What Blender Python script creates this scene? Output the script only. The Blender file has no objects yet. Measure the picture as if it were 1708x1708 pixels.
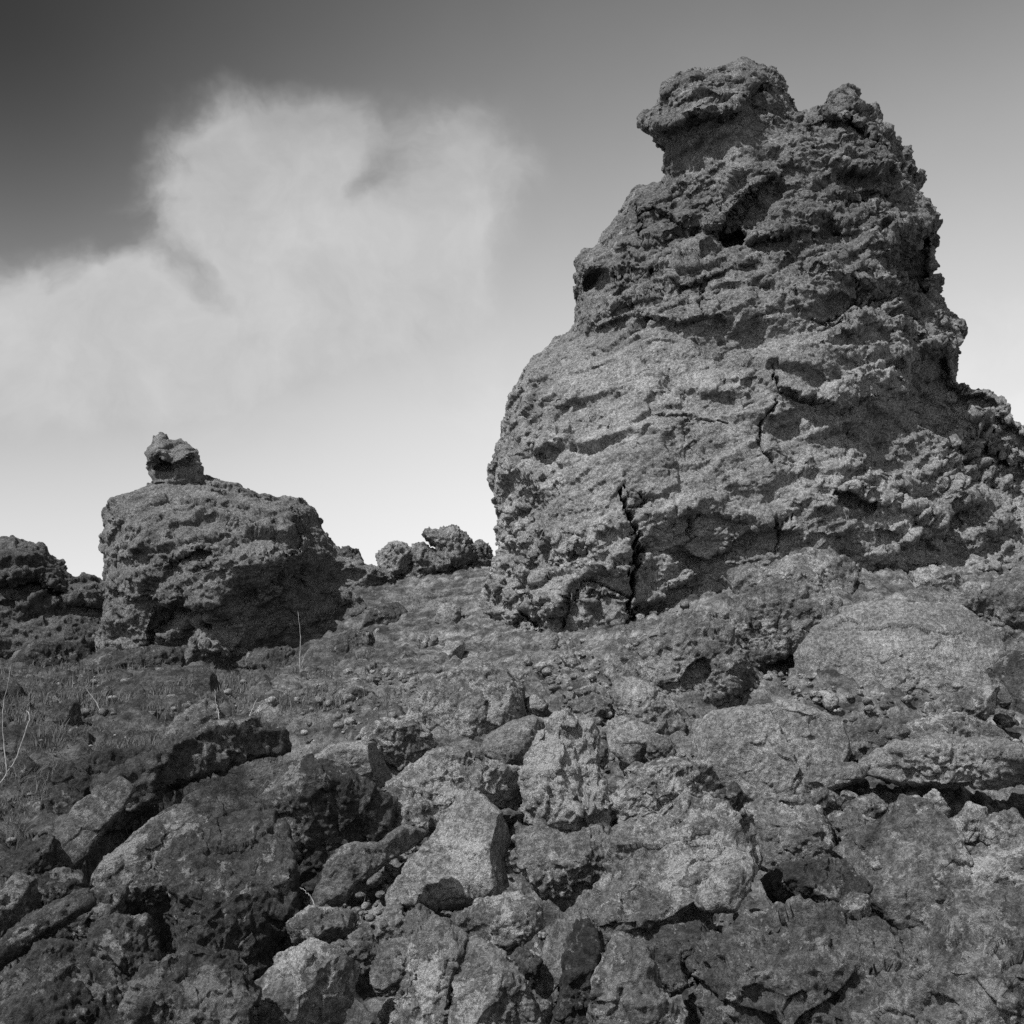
import bpy, math, time
import numpy as np
T00 = time.time()
rng = np.random.default_rng(7)
F32 = np.float32
# ------------------------------------------------------------------ camera maths
W0 = 1708.0
FPX = 1831.0
PITCH = math.radians(12.0)
CAMZ = 1.6
cp, sp = math.cos(PITCH), math.sin(PITCH)

def P(px, py, Y):
    """world point on the sight line of photo pixel (px,py) at world distance Y"""
    X = (np.asarray(px, float) - 854) / FPX
    Z = (854 - np.asarray(py, float)) / FPX
    dy = cp - Z * sp
    dz = sp + Z * cp
    k = Y / dy
    return np.stack([X * k, np.broadcast_to(Y, np.shape(X * k)) * 1.0, CAMZ + dz * k], -1)

def proj(p):
    x, y, z = p[..., 0], p[..., 1], p[..., 2] - CAMZ
    d = np.maximum(y * cp + z * sp, 0.05)
    u = -y * sp + z * cp
    return 854 + FPX * x / d, 854 - FPX * u / d

# ------------------------------------------------------------------ noise
_perm = rng.permutation(256).astype(np.int32)
_perm = np.concatenate([_perm, _perm, _perm])
_g = rng.normal(size=(256, 3)); _g /= np.linalg.norm(_g, axis=1)[:, None]; _g = _g.astype(F32)

def _perlin(p):
    i = np.floor(p); f = (p - i).astype(F32); i = i.astype(np.int32) & 255
    u = f * f * f * (f * (f * 6 - 15) + 10)
    X, Y, Z = i[:, 0], i[:, 1], i[:, 2]
    out = None
    vals = []
    for dx in (0, 1):
        a = _perm[(X + dx) & 255]
        for dy in (0, 1):
            b = _perm[(a + Y + dy) & 255]
            for dz in (0, 1):
                h = _perm[(b + Z + dz) & 255]
                g = _g[h]
                vals.append(g[:, 0] * (f[:, 0] - dx) + g[:, 1] * (f[:, 1] - dy) + g[:, 2] * (f[:, 2] - dz))
    c = [vals[k] + (vals[k + 1] - vals[k]) * u[:, 2] for k in (0, 2, 4, 6)]
    c0 = c[0] + (c[1] - c[0]) * u[:, 1]; c1 = c[2] + (c[3] - c[2]) * u[:, 1]
    return (c0 + (c1 - c0) * u[:, 0]) * 1.6

def perlin(p, scale=1.0, off=0.0):
    p = np.asarray(p, F32) / F32(scale) + F32(off + 37.3)
    n = len(p); out = np.empty(n, F32); C = 200000
    for s in range(0, n, C):
        out[s:s + C] = _perlin(p[s:s + C])
    return out

def fbm(p, scale, octs=3, off=0.0, gain=0.5):
    r = 0; a = 1.0
    for o in range(octs):
        r = r + a * perlin(p, scale / 2 ** o, off + 11.7 * o); a *= gain
    return r

def billow(p, scale, off=0.0):          # rounded lumps with sharp creases, centred on 0
    return np.abs(perlin(p, scale, off)) * 2 - 0.5

def ridge(p, scale, off=0.0):
    return 0.5 - np.abs(perlin(p, scale, off)) * 2

def voronoi(p, scale, off=0.0, metric=2):   # F1, F2 distance
    p = np.asarray(p, F32) / F32(scale) + F32(off + 51.1)
    n = len(p); o1 = np.empty(n, F32); o2 = np.empty(n, F32); oid = np.empty(n, np.int32); C = 150000
    tab = np.random.default_rng(3).random((256, 3)).astype(F32)
    for s in range(0, n, C):
        q = p[s:s + C]; i = np.floor(q).astype(np.int32); f = q - i
        f1 = np.full(len(q), 9, F32); f2 = np.full(len(q), 9, F32); idd = np.zeros(len(q), np.int32)
        for dx in (-1, 0, 1):
            a = _perm[(i[:, 0] + dx) & 255]
            for dy in (-1, 0, 1):
                b = _perm[(a + i[:, 1] + dy) & 255]
                for dz in (-1, 0, 1):
                    h = _perm[(b + i[:, 2] + dz) & 255]
                    t = tab[h]
                    d = (t[:, 0] + dx - f[:, 0]) ** 2 + (t[:, 1] + dy - f[:, 1]) ** 2 + (t[:, 2] + dz - f[:, 2]) ** 2
                    less = d < f1
                    f2 = np.where(less, f1, np.minimum(f2, d)); f1 = np.where(less, d, f1); idd = np.where(less, h, idd)
        o1[s:s + C] = np.sqrt(f1); o2[s:s + C] = np.sqrt(f2); oid[s:s + C] = idd
    return o1, o2, oid

def chisel(p, scale, off=0.0):             # broken planar facets: every cell is a plane of its own tilt
    n = len(p); out = np.empty(n, F32); C = 150000
    q0 = np.asarray(p, F32) / F32(scale) + F32(off + 21.7)
    tab = np.random.default_rng(4).random((256, 3)).astype(F32)
    for s in range(0, n, C):
        q = q0[s:s + C]; i = np.floor(q).astype(np.int32); f = q - i
        f1 = np.full(len(q), 9, F32); best = np.zeros(len(q), F32)
        for dx in (-1, 0, 1):
            a = _perm[(i[:, 0] + dx) & 255]
            for dy in (-1, 0, 1):
                b = _perm[(a + i[:, 1] + dy) & 255]
                for dz in (-1, 0, 1):
                    h = _perm[(b + i[:, 2] + dz) & 255]
                    t = tab[h]; vx = f[:, 0] - dx - t[:, 0]; vy = f[:, 1] - dy - t[:, 1]; vz = f[:, 2] - dz - t[:, 2]
                    d = vx * vx + vy * vy + vz * vz; less = d < f1
                    g = _g[(h + 91) & 255]
                    val = (g[:, 0] * vx + g[:, 1] * vy + g[:, 2] * vz) + (h & 15) / 30.0 - .25
                    f1 = np.where(less, d, f1); best = np.where(less, val, best)
        out[s:s + C] = best
    return out

def sstep(a, b, x):
    t = np.clip((x - a) / (b - a), 0, 1); return t * t * (3 - 2 * t)

# ------------------------------------------------------------------ polygon / stroke fields in photo pixels
def poly_sdf(px, py, poly):              # + inside
    q = np.asarray(poly, float); n = len(q)
    d = np.full(px.shape, 1e9); inside = np.zeros(px.shape, bool)
    for k in range(n):
        a = q[k]; b = q[(k + 1) % n]; e = b - a
        t = np.clip(((px - a[0]) * e[0] + (py - a[1]) * e[1]) / max(e @ e, 1e-9), 0, 1)
        d = np.minimum(d, (px - a[0] - t * e[0]) ** 2 + (py - a[1] - t * e[1]) ** 2)
        c = (a[1] > py) != (b[1] > py)
        xi = a[0] + (py - a[1]) * e[0] / (e[1] if e[1] else 1e-9)
        inside ^= c & (px < xi)
    d = np.sqrt(d)
    return np.where(inside, d, -d)

def stroke(px, py, line):                # distance, side (+ = above a line drawn left to right)
    q = np.asarray(line, float)
    d = np.full(px.shape, 1e18); side = np.zeros(px.shape); tt = np.zeros(px.shape)
    L = len(q) - 1
    for k in range(L):
        a = q[k]; e = q[k + 1] - a
        tr = ((px - a[0]) * e[0] + (py - a[1]) * e[1]) / (e @ e)
        t = np.clip(tr, 0, 1)
        dd = (px - a[0] - t * e[0]) ** 2 + (py - a[1] - t * e[1]) ** 2
        cr = e[0] * (py - a[1]) - e[1] * (px - a[0])
        m = dd < d
        d = np.where(m, dd, d); side = np.where(m, -cr, side)
        tt = np.where(m, (k + t) / L, tt)
    return np.sqrt(d), np.sign(side), tt

def ledge(px, py, line, up, wu, dn, wd):
    d, s, t = stroke(px, py, line)
    taper = np.clip(np.minimum(t, 1 - t) * 6, 0, 1)
    return taper * np.where(s > 0, up * np.exp(-d / wu), -dn * np.exp(-d / wd))

# ------------------------------------------------------------------ mesh helpers
SC = bpy.context.scene
COL = SC.collection

def mesh_obj(name, V, Fc, mat, parent=None, loc=None, smooth=True):
    me = bpy.data.meshes.new(name)
    V = np.asarray(V, F32)
    if loc is not None: V = V - np.asarray(loc, F32)
    Fc = np.asarray(Fc, np.int32); k = Fc.shape[1]
    me.vertices.add(len(V)); me.vertices.foreach_set('co', V.ravel())
    me.loops.add(Fc.size); me.loops.foreach_set('vertex_index', Fc.ravel())
    me.polygons.add(len(Fc)); me.polygons.foreach_set('loop_start', np.arange(0, Fc.size, k, dtype=np.int32))
    me.polygons.foreach_set('use_smooth', np.full(len(Fc), smooth))
    me.update(calc_edges=True)
    me.materials.append(mat)
    o = bpy.data.objects.new(name, me); COL.objects.link(o)
    if loc is not None: o.location = [float(c) for c in loc]
    if parent: o.parent = parent
    return o

def tag(o, label=None, cat=None, group=None, kind=None):
    if label: o['label'] = label
    if cat: o['category'] = cat
    if group: o['group'] = group
    if kind: o['kind'] = kind
    return o

def vnormals(V, Fc):
    a = V[Fc[:, 2]] - V[Fc[:, 0]]; b = V[Fc[:, -1]] - V[Fc[:, 1]]
    if Fc.shape[1] == 3: a = V[Fc[:, 1]] - V[Fc[:, 0]]; b = V[Fc[:, 2]] - V[Fc[:, 0]]
    n = np.cross(a, b); N = np.zeros_like(V)
    for c in range(3):
        for k in range(Fc.shape[1]):
            N[:, c] += np.bincount(Fc[:, k], n[:, c], len(V))
    return N / np.maximum(np.linalg.norm(N, axis=1), 1e-12)[:, None]

def edges_of(Fc):
    E = np.concatenate([Fc[:, [k, (k + 1) % 4]] for k in range(4)])
    E.sort(axis=1)
    return E

def lap(V, Fc, it=1, w=0.5):
    E = edges_of(Fc)
    cnt = np.bincount(E.ravel(), minlength=len(V)).astype(float)
    for _ in range(it):
        S = np.zeros_like(V)
        for c in range(3):
            S[:, c] = np.bincount(E[:, 0], V[E[:, 1], c], len(V)) + np.bincount(E[:, 1], V[E[:, 0], c], len(V))
        V = V + w * (S / np.maximum(cnt, 1)[:, None] - V)
    return V

def subdiv(V, Fc):
    n = len(V); E = edges_of(Fc).astype(np.int64)
    code = E[:, 0] * n + E[:, 1]
    u, inv = np.unique(code, return_inverse=True)
    a = u // n; b = u % n
    M = (V[a] + V[b]) / 2; C = V[Fc].mean(1)
    m = len(Fc); inv = inv.reshape(4, m)
    V2 = np.concatenate([V, M, C]); ei = n + inv; ci = n + len(u) + np.arange(m)
    quads = [np.stack([Fc[:, k], ei[k], ci, ei[(k - 1) % 4]], 1) for k in range(4)]
    return V2, np.concatenate(quads)

def surface_nets(Fd, org, h):
    S = Fd > 0
    nx, ny, nz = Fd.shape
    cnt = np.zeros((nx - 1, ny - 1, nz - 1), np.int8)
    for dx in (0, 1):
        for dy in (0, 1):
            for dz in (0, 1):
                cnt += S[dx:nx - 1 + dx, dy:ny - 1 + dy, dz:nz - 1 + dz]
    act = np.argwhere((cnt > 0) & (cnt < 8))
    idx = np.full(cnt.shape, -1, np.int32); idx[tuple(act.T)] = np.arange(len(act))
    corn = {}
    for dx in (0, 1):
        for dy in (0, 1):
            for dz in (0, 1):
                corn[(dx, dy, dz)] = Fd[act[:, 0] + dx, act[:, 1] + dy, act[:, 2] + dz]
    acc = np.zeros((len(act), 3)); num = np.zeros(len(act))
    keys = list(corn)
    for a in keys:
        for ax in range(3):
            if a[ax] == 0:
                b = list(a); b[ax] = 1; b = tuple(b)
                va, vb = corn[a], corn[b]; m = (va > 0) != (vb > 0)
                t = np.where(m, va / np.where(m, va - vb, 1), 0)
                for c in range(3):
                    acc[:, c] += m * (a[c] + (t if c == ax else 0))
                num += m
    V = (act + acc / num[:, None]) * h + org
    faces = []
    for ax in range(3):
        sl0 = [slice(None)] * 3; sl1 = [slice(None)] * 3
        sl0[ax] = slice(0, -1); sl1[ax] = slice(1, None)
        s0 = S[tuple(sl0)]; s1 = S[tuple(sl1)]
        e = np.argwhere(s0 != s1); b, c = (ax + 1) % 3, (ax + 2) % 3
        e = e[(e[:, b] > 0) & (e[:, c] > 0) & (e[:, b] < S.shape[b] - 1) & (e[:, c] < S.shape[c] - 1)]
        flip = s0[tuple(e.T)]
        q = []
        for (ob, oc) in ((0, 0), (1, 0), (1, 1), (0, 1)):
            k = e.copy(); k[:, b] -= 1 - ob; k[:, c] -= 1 - oc
            q.append(idx[tuple(k.T)])
        q = np.stack(q, 1)
        q[~flip] = q[~flip][:, ::-1]
        faces.append(q)
    Fc = np.concatenate(faces)
    return V, Fc[(Fc >= 0).all(1)]

# ------------------------------------------------------------------ materials (all neutral grey: the photograph is black and white)
def nt_new(name):
    m = bpy.data.materials.new(name); m.use_nodes = True
    nt = m.node_tree; nt.nodes.clear()
    out = nt.nodes.new('ShaderNodeOutputMaterial'); b = nt.nodes.new('ShaderNodeBsdfPrincipled')
    nt.links.new(b.outputs[0], out.inputs[0])
    b.inputs['Specular IOR Level'].default_value = 0.25
    return m, nt, b

class NB:                                 # tiny node builder
    def __init__(s, nt): s.nt = nt
    def put(s, sock, v):
        if isinstance(v, bpy.types.NodeSocket): s.nt.links.new(v, sock)
        else: sock.default_value = v
    def m(s, op, a, b=0.0, c=0.0, clamp=False):
        n = s.nt.nodes.new('ShaderNodeMath'); n.operation = op; n.use_clamp = clamp
        s.put(n.inputs[0], a); s.put(n.inputs[1], b); s.put(n.inputs[2], c); return n.outputs[0]
    def v(s, op, a, b=(0, 0, 0), scale=None):
        n = s.nt.nodes.new('ShaderNodeVectorMath'); n.operation = op
        s.put(n.inputs[0], a); s.put(n.inputs[1], b)
        if scale is not None: s.put(n.inputs['Scale'], scale)
        return n.outputs['Value'] if op in ('DOT_PRODUCT', 'LENGTH') else n.outputs[0]
    def noise(s, vec, scale, detail=4, rough=0.6, dist=0.0, lac=2.0):
        n = s.nt.nodes.new('ShaderNodeTexNoise'); s.put(n.inputs['Vector'], vec)
        n.inputs['Scale'].default_value = scale; n.inputs['Detail'].default_value = detail
        n.inputs['Roughness'].default_value = rough; n.inputs['Distortion'].default_value = dist
        n.inputs['Lacunarity'].default_value = lac
        return n
    def ramp(s, x, a, b, lo, hi):
        n = s.nt.nodes.new('ShaderNodeMapRange'); n.interpolation_type = 'SMOOTHSTEP'
        s.put(n.inputs[0], x); n.inputs[1].default_value = a; n.inputs[2].default_value = b
        s.put(n.inputs[3], lo); s.put(n.inputs[4], hi); return n.outputs[0]

def rock_mat(name, base=0.14, var=0.5, lichen=0.35, lich_col=0.42, fine=1.0, bump=1.0, crust=None):
    m, nt, b = nt_new(name); B = NB(nt)
    tc = nt.nodes.new('ShaderNodeNewGeometry').outputs['Position']
    big = B.noise(tc, 0.55, 3, 0.55).outputs[0]
    mid = B.noise(tc, 3.2, 6, 0.7).outputs[0]
    fin = B.noise(tc, 22.0 * fine, 5, 0.75).outputs[0]
    vf = B.noise(tc, 75.0 * fine, 2, 0.8).outputs[0]
    c = B.ramp(mid, 0.32, 0.68, base * (1 - var * .6), base * (1 + var * .6))
    c = B.m('MULTIPLY', c, B.ramp(big, 0.35, 0.65, 0.78, 1.2))
    c = B.m('MULTIPLY', c, B.ramp(fin, 0.35, 0.65, 0.5, 1.5))
    c = B.m('MULTIPLY', c, B.ramp(vf, 0.35, 0.65, 0.7, 1.3))
    if crust:                              # colour darkens unevenly towards the top of the crag
        sp_ = nt.nodes.new('ShaderNodeSeparateXYZ'); nt.links.new(tc, sp_.inputs[0])
        zc = B.m('ADD', sp_.outputs[2], B.m('MULTIPLY', B.m('SUBTRACT', big, 0.5), 8.0))
        c = B.m('MULTIPLY', c, B.ramp(zc, crust[0], crust[1], 1.0, crust[2]))
    # lichen crusts: pale patches with ragged edges
    l1 = B.noise(tc, 5.5, 8, 0.72, 0.4).outputs[0]
    l2 = B.noise(tc, 1.1, 2, 0.5).outputs[0]
    lm = B.m('ADD', l1, B.m('MULTIPLY', B.m('SUBTRACT', l2, 0.5), 0.45))
    l3 = B.noise(tc, 30.0, 4, 0.8).outputs[0]
    lm = B.m('ADD', lm, B.m('MULTIPLY', B.m('SUBTRACT', l3, 0.5), 0.35))
    mask = B.ramp(lm, 0.64 - lichen * .22, 0.70 - lichen * .22, 0.0, 0.8)
    mix = nt.nodes.new('ShaderNodeMix'); mix.data_type = 'FLOAT'
    B.put(mix.inputs[0], mask); B.put(mix.inputs[2], c); B.put(mix.inputs[3], B.m('MULTIPLY', B.ramp(vf, 0.3, 0.7, 0.6, 1.3), lich_col))
    c = mix.outputs[0]
    comb = nt.nodes.new('ShaderNodeCombineColor')
    for k in range(3): nt.links.new(c, comb.inputs[k])
    nt.links.new(comb.outputs[0], b.inputs['Base Color'])
    b.inputs['Roughness'].default_value = 0.92
    hgt = B.m('ADD', B.m('MULTIPLY', B.noise(tc, 9.0, 8, 0.78).outputs[0], 1.0), B.m('MULTIPLY', fin, 0.35))
    hgt = B.m('ADD', hgt, B.m('MULTIPLY', mask, 0.06))
    bp = nt.nodes.new('ShaderNodeBump'); bp.inputs['Strength'].default_value = 0.9
    bp.inputs['Distance'].default_value = 0.17 * bump
    nt.links.new(hgt, bp.inputs['Height']); nt.links.new(bp.outputs[0], b.inputs['Normal'])
    return m

M_SPIRE = rock_mat('spire_lava', 0.24, 0.45, 0.15, 0.36, bump=0.75, crust=(9.0, 12.5, 0.58))  # last argument darkens the rock colour with height
M_DARKROCK = rock_mat('dark_lava', 0.10, 0.5, 0.1, 0.2)
M_BUTTE = rock_mat('butte_lava', 0.165, 0.5, 0.15, 0.28)
M_BOULDER = rock_mat('boulder_lava', 0.18, 0.65, 0.46, 0.50)
M_BEDROCK = rock_mat('bedrock_lava', 0.115, 0.75, 0.42, 0.36, fine=0.9, bump=1.2)
M_BOULDER_L = rock_mat('lichen_crusted_lava', 0.17, 0.5, 0.66, 0.43, fine=0.8)
M_BOULDER_B = rock_mat('coarse_boulder_lava', 0.165, 0.75, 0.40, 0.46, fine=0.6, bump=1.4)
M_BOULDER_S = rock_mat('smooth_boulder_lava', 0.205, 0.35, 0.26, 0.42, bump=0.7)
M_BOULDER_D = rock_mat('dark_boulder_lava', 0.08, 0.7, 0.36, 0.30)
M_BOULDER_X = rock_mat('darkest_boulder_lava', 0.05, 0.7, 0.36, 0.22)  # darkest of the boulder greys, mostly for the lower left

def ground_mat():
    m, nt, b = nt_new('slope_ground'); B = NB(nt)
    tc = nt.nodes.new('ShaderNodeNewGeometry').outputs['Position']
    sep = nt.nodes.new('ShaderNodeSeparateXYZ'); nt.links.new(tc, sep.inputs[0])
    n1 = B.noise(tc, 0.5, 4, 0.6).outputs[0]; n2 = B.noise(tc, 4.0, 8, 0.75).outputs[0]; n3 = B.noise(tc, 26.0, 5, 0.8).outputs[0]
    # moss and dead grass towards the left of the slope, bare rubble to the right
    xm = B.m('ADD', sep.outputs[0], B.m('MULTIPLY', B.m('SUBTRACT', n1, 0.5), 5.0))
    base = B.ramp(xm, -6.0, 0.5, 0.07, 0.165)
    mp = nt.nodes.new('ShaderNodeMapping'); nt.links.new(tc, mp.inputs[0]); mp.inputs['Scale'].default_value = (.8, 1.5, 3.2); mp.inputs['Rotation'].default_value = (0, .35, 0)
    n4 = B.noise(mp.outputs[0], 1.4, 7, 0.7).outputs[0]
    base = B.m('MULTIPLY', base, B.ramp(n4, 0.36, 0.64, 0.5, 1.5))
    c = B.m('MULTIPLY', base, B.ramp(n2, 0.36, 0.64, 0.45, 1.6))
    c = B.m('MULTIPLY', c, B.ramp(n3, 0.3, 0.7, 0.5, 1.5))
    lm = B.ramp(B.m('ADD', B.noise(tc, 7.0, 8, 0.8).outputs[0], B.m('MULTIPLY', B.m('SUBTRACT', n1, .5), .3)), 0.58, 0.68, 0.0, 1.0)
    mix = nt.nodes.new('ShaderNodeMix'); mix.data_type = 'FLOAT'
    B.put(mix.inputs[0], B.m('MULTIPLY', lm, 0.6)); B.put(mix.inputs[2], c); B.put(mix.inputs[3], B.m('MULTIPLY', base, 2.4))
    comb = nt.nodes.new('ShaderNodeCombineColor')
    for k in range(3): nt.links.new(mix.outputs[0], comb.inputs[k])
    nt.links.new(comb.outputs[0], b.inputs['Base Color']); b.inputs['Roughness'].default_value = 0.95
    bp = nt.nodes.new('ShaderNodeBump'); bp.inputs['Strength'].default_value = 1.0; bp.inputs['Distance'].default_value = 0.10
    nt.links.new(B.m('ADD', B.noise(tc, 10.0, 8, 0.8).outputs[0], B.m('MULTIPLY', n3, .5)), bp.inputs['Height']); nt.links.new(bp.outputs[0], b.inputs['Normal'])
    return m
M_GROUND = ground_mat()

def flat_mat(name, v, rough=0.8):
    m, nt, b = nt_new(name); B = NB(nt)
    tc = nt.nodes.new('ShaderNodeNewGeometry').outputs['Position']
    c = B.ramp(B.noise(tc, 14.0, 4, 0.7).outputs[0], 0.3, 0.7, v * 0.55, v * 1.35)
    comb = nt.nodes.new('ShaderNodeCombineColor')
    for k in range(3): nt.links.new(c, comb.inputs[k])
    nt.links.new(comb.outputs[0], b.inputs['Base Color']); b.inputs['Roughness'].default_value = rough
    return m
M_BARK = flat_mat('pale_bark', 0.24)
M_SCRUB = flat_mat('dry_scrub', 0.11)
M_MOSS = flat_mat('moss_grass', 0.13)

# ------------------------------------------------------------------ terrain
CT = [(-150,1708,5.4),(200,1708,5.6),(500,1708,5.8),(854,1708,6),(1300,1708,6),(1850,1708,6),
      (-150,1500,8),(300,1500,8.3),(700,1500,8.4),(1100,1500,8.5),(1500,1500,8.7),(1850,1500,8.7),
      (-150,1350,10.5),(300,1350,10.8),(700,1350,10.8),(1100,1350,11),(1500,1350,11),(1850,1350,11),
      (-150,1230,15),(60,1225,15),(300,1220,15),(600,1230,13.6),(900,1230,13.5),(1300,1200,14),(1700,1200,14),
      (-150,1140,20),(300,1130,20),(550,1120,19),(850,1095,18.5),(1150,1050,17.5),(1400,1045,17.5),(1750,1045,17.5),
      (-100,1110,25),(150,1112,24.5),(450,1112,24),(600,1068,24.5),(800,1005,24.5),(560,962,27.5),(650,958,27.5),(720,950,27.5),(800,936,27.5),
      (1250,965,20.5),(1400,940,20.5),(1550,965,20.5),(1720,950,20.5),(1000,1040,21.5),(1100,1010,22)]
cw = [P(*map(float, c)) for c in CT]
for x in (-30, -12, 0, 12, 30):
    cw += [(x, 40, 1.5), (x, 60, 0.0)]
    cw += [(x * .6, -6, -0.4), (x * .5, 2, 0.0)]
cw += [(-18, 10, -.3), (-22, 20, 1.5), (-24, 30, 3), (16, 10, 1.4), (22, 20, 3.5), (24, 30, 5), (4, 32, 4), (-4, 33, 3.5), (-12, 33, 3), (14, 32, 4)]
cw = np.array([list(map(float, c)) for c in cw])

def tps_fit(xy, z, lam=0.02):
    n = len(xy); r2 = ((xy[:, None] - xy[None]) ** 2).sum(-1)
    K = np.where(r2 > 0, 0.5 * r2 * np.log(np.maximum(r2, 1e-12)), 0) + lam * np.eye(n) * 5
    Pm = np.c_[np.ones(n), xy]; A = np.block([[K, Pm], [Pm.T, np.zeros((3, 3))]])
    return np.linalg.solve(A, np.r_[z, 0, 0, 0])
TW = tps_fit(cw[:, :2], cw[:, 2])

def H(x, y):
    x = np.asarray(x, float); y = np.asarray(y, float); sh = np.broadcast(x, y).shape
    xf = np.broadcast_to(x, sh).ravel(); yf = np.broadcast_to(y, sh).ravel()
    r = np.hypot(xf, yf); k = np.minimum(1, 50 / np.maximum(r, 1e-6)); xc = xf * k; yc = yf * k
    z = TW[-3] + TW[-2] * xc + TW[-1] * yc
    for i in range(len(cw)):
        r2 = (xc - cw[i, 0]) ** 2 + (yc - cw[i, 1]) ** 2
        z += TW[i] * 0.5 * r2 * np.log(np.maximum(r2, 1e-12))
    f = sstep(38, 70, r)
    z = z * (1 - f)
    return z.reshape(sh)

# fast lookup grid for H
gx = np.linspace(-30, 30, 241); gy = np.linspace(-2, 46, 193)
HG = H(gx[:, None], gy[None, :])
def Hq(x, y):
    u = np.clip((np.asarray(x) + 30) / 60 * 240, 0, 239.999); v = np.clip((np.asarray(y) + 2) / 48 * 192, 0, 191.999)
    i = u.astype(int); j = v.astype(int); fu = u - i; fv = v - j
    return (HG[i, j] * (1 - fu) * (1 - fv) + HG[i + 1, j] * fu * (1 - fv) + HG[i, j + 1] * (1 - fu) * fv + HG[i + 1, j + 1] * fu * fv)

_Ys = np.geomspace(3.5, 40, 600)
def hit(px, py):
    q = P(np.full(600, float(px)), np.full(600, float(py)), _Ys)
    under = q[:, 2] < Hq(q[:, 0], q[:, 1])
    return float(_Ys[np.argmax(under)]) if under.any() else 28.0

PITS = []
for (a, b, r, d) in [(395,1275,.8,1.7),(455,1265,.7,1.7),(440,1300,.8,1.7),(380,1315,.8,1.7),(330,1330,.7,1.7),(270,1375,.6,1.4),(225,1425,.5,1.1),(420,1320,.9,1.6),(400,1390,.7,1.3),(320,1380,.6,1.2),(250,1400,.5,.9),(445,1350,.6,1.2),(150,1450,.4,.6),(860,1360,.45,1.1),(865,1400,.4,1.0),(1075,1385,.55,1.1),(1010,1400,.4,.9),(955,1690,.5,1.0),(770,1680,.35,.9),
                     (620,1490,.45,.8),(560,1690,.4,.7),(1240,1375,.35,.6),(1590,1350,.5,.7),(1320,1090,.6,.7),(780,1248,.5,.5),(1260,1490,.3,.5),(1560,1545,.35,.5),(640,1290,.35,.6),(1230,1170,.5,.6)]:
    _Y = hit(a, b); _q = P(a, b, _Y); PITS.append((float(_q[0]), float(_q[1]), r, d))
    if d in (1.7, 1.4):                # the hollow under the roof slab runs back into the slope
        for k in (.7, 1.4):
            _q = P(a, b, _Y + k); PITS.append((float(_q[0]), float(_q[1]), r, d))
def lower(x, y):                 # the ground lies deeper between the big blocks
    px = 854 + FPX * x / np.maximum(y, 1)
    a = sstep(3, 5, y) * (1 - sstep(12.5, 16, y))
    pit = 0
    for (pxw, pyw, pr, pd) in PITS:
        pit = pit + pd * np.exp(-(((x - pxw) ** 2 + (y - pyw) ** 2) / pr ** 2) ** 2)
    return np.minimum(pit, 1.7) + 0.60 * a * (0.5 + 0.5 * sstep(-150, 350, px)) + 0.10 * sstep(16, 17, y) * (1 - sstep(22, 24, y)) * sstep(900, 1200, px)

def build_ground():
    az = np.concatenate([np.linspace(-180, -40, 36, endpoint=False), np.linspace(-40, -29, 30, endpoint=False),
                         np.linspace(-29, 29, 820), np.linspace(29, 40, 31)[1:], np.linspace(40, 180, 37)[1:-1]])
    az = np.radians(az)
    rr = np.concatenate([[0.3, 1.0, 2.0, 3.0], np.geomspace(3.6, 36, 720), np.geomspace(36, 3000, 40)[1:]])
    A, R = np.meshgrid(az, rr, indexing='ij')
    x = R * np.sin(A); y = R * np.cos(A)
    near = R < 46
    z = np.zeros_like(x)
    z[near] = Hq(x[near], y[near]); z[~near] = H(x[~near], y[~near])
    z = z - lower(x, y)
    p = np.stack([x, y, z], -1).reshape(-1, 3)
    fade = (1 - sstep(30, 60, R)).ravel()
    # rubble: cells of stones standing at random heights, plus soil lumps
    q = p * np.array([1, 1, 1.0])
    s1, s2, i1 = voronoi(q, 0.55); rub = (np.minimum(s2 - s1, 0.35) / 0.35) * 0.5 + (i1 % 17) / 17 * 0.5
    t1, t2, j1 = voronoi(q, 0.2, 9); rub2 = (np.minimum(t2 - t1, 0.35) / 0.35) * 0.6 + (j1 % 13) / 13 * 0.4
    px = 854 + FPX * p[:, 0] / np.maximum(p[:, 1], 1)
    stony = sstep(200, 700, px + 220 * perlin(p, 2.5, 3)) * (0.35 + 0.65 * (1 - sstep(15, 24, p[:, 1]) * (1 - sstep(850, 1000, px))))
    stony = np.maximum(stony, 0.55)
    dz = 0.19 * fbm(q, 1.6, 3, 5) + stony * (0.20 * (rub - .5) + 0.085 * (rub2 - .5)) + 0.06 * chisel(q, 0.6, 3) + 0.05 * billow(q, 0.35, 2) + 0.03 * billow(q, .12, 4)
    p[:, 2] += dz * fade
    nA, nR = A.shape
    ii, jj = np.meshgrid(np.arange(nA), np.arange(nR - 1), indexing='ij')
    i2 = (ii + 1) % nA
    Fc = np.stack([ii * nR + jj, ii * nR + jj + 1, i2 * nR + jj + 1, i2 * nR + jj], -1).reshape(-1, 4)
    Fc = Fc[:, ::-1]
    o = mesh_obj('ground', p, Fc[:, ::-1], M_GROUND)
    tag(o, kind='structure')
    return o
build_ground()
print('ground', round(time.time() - T00, 1))

# ------------------------------------------------------------------ big lava masses traced as solid reliefs
def strata(p, tilt=-0.30, squeeze=2.0):
    c, s = math.cos(tilt), math.sin(tilt)
    x = p[:, 0] * c - p[:, 2] * s; z = p[:, 0] * s + p[:, 2] * c
    return np.stack([x, p[:, 1], z * squeeze], 1)

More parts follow.
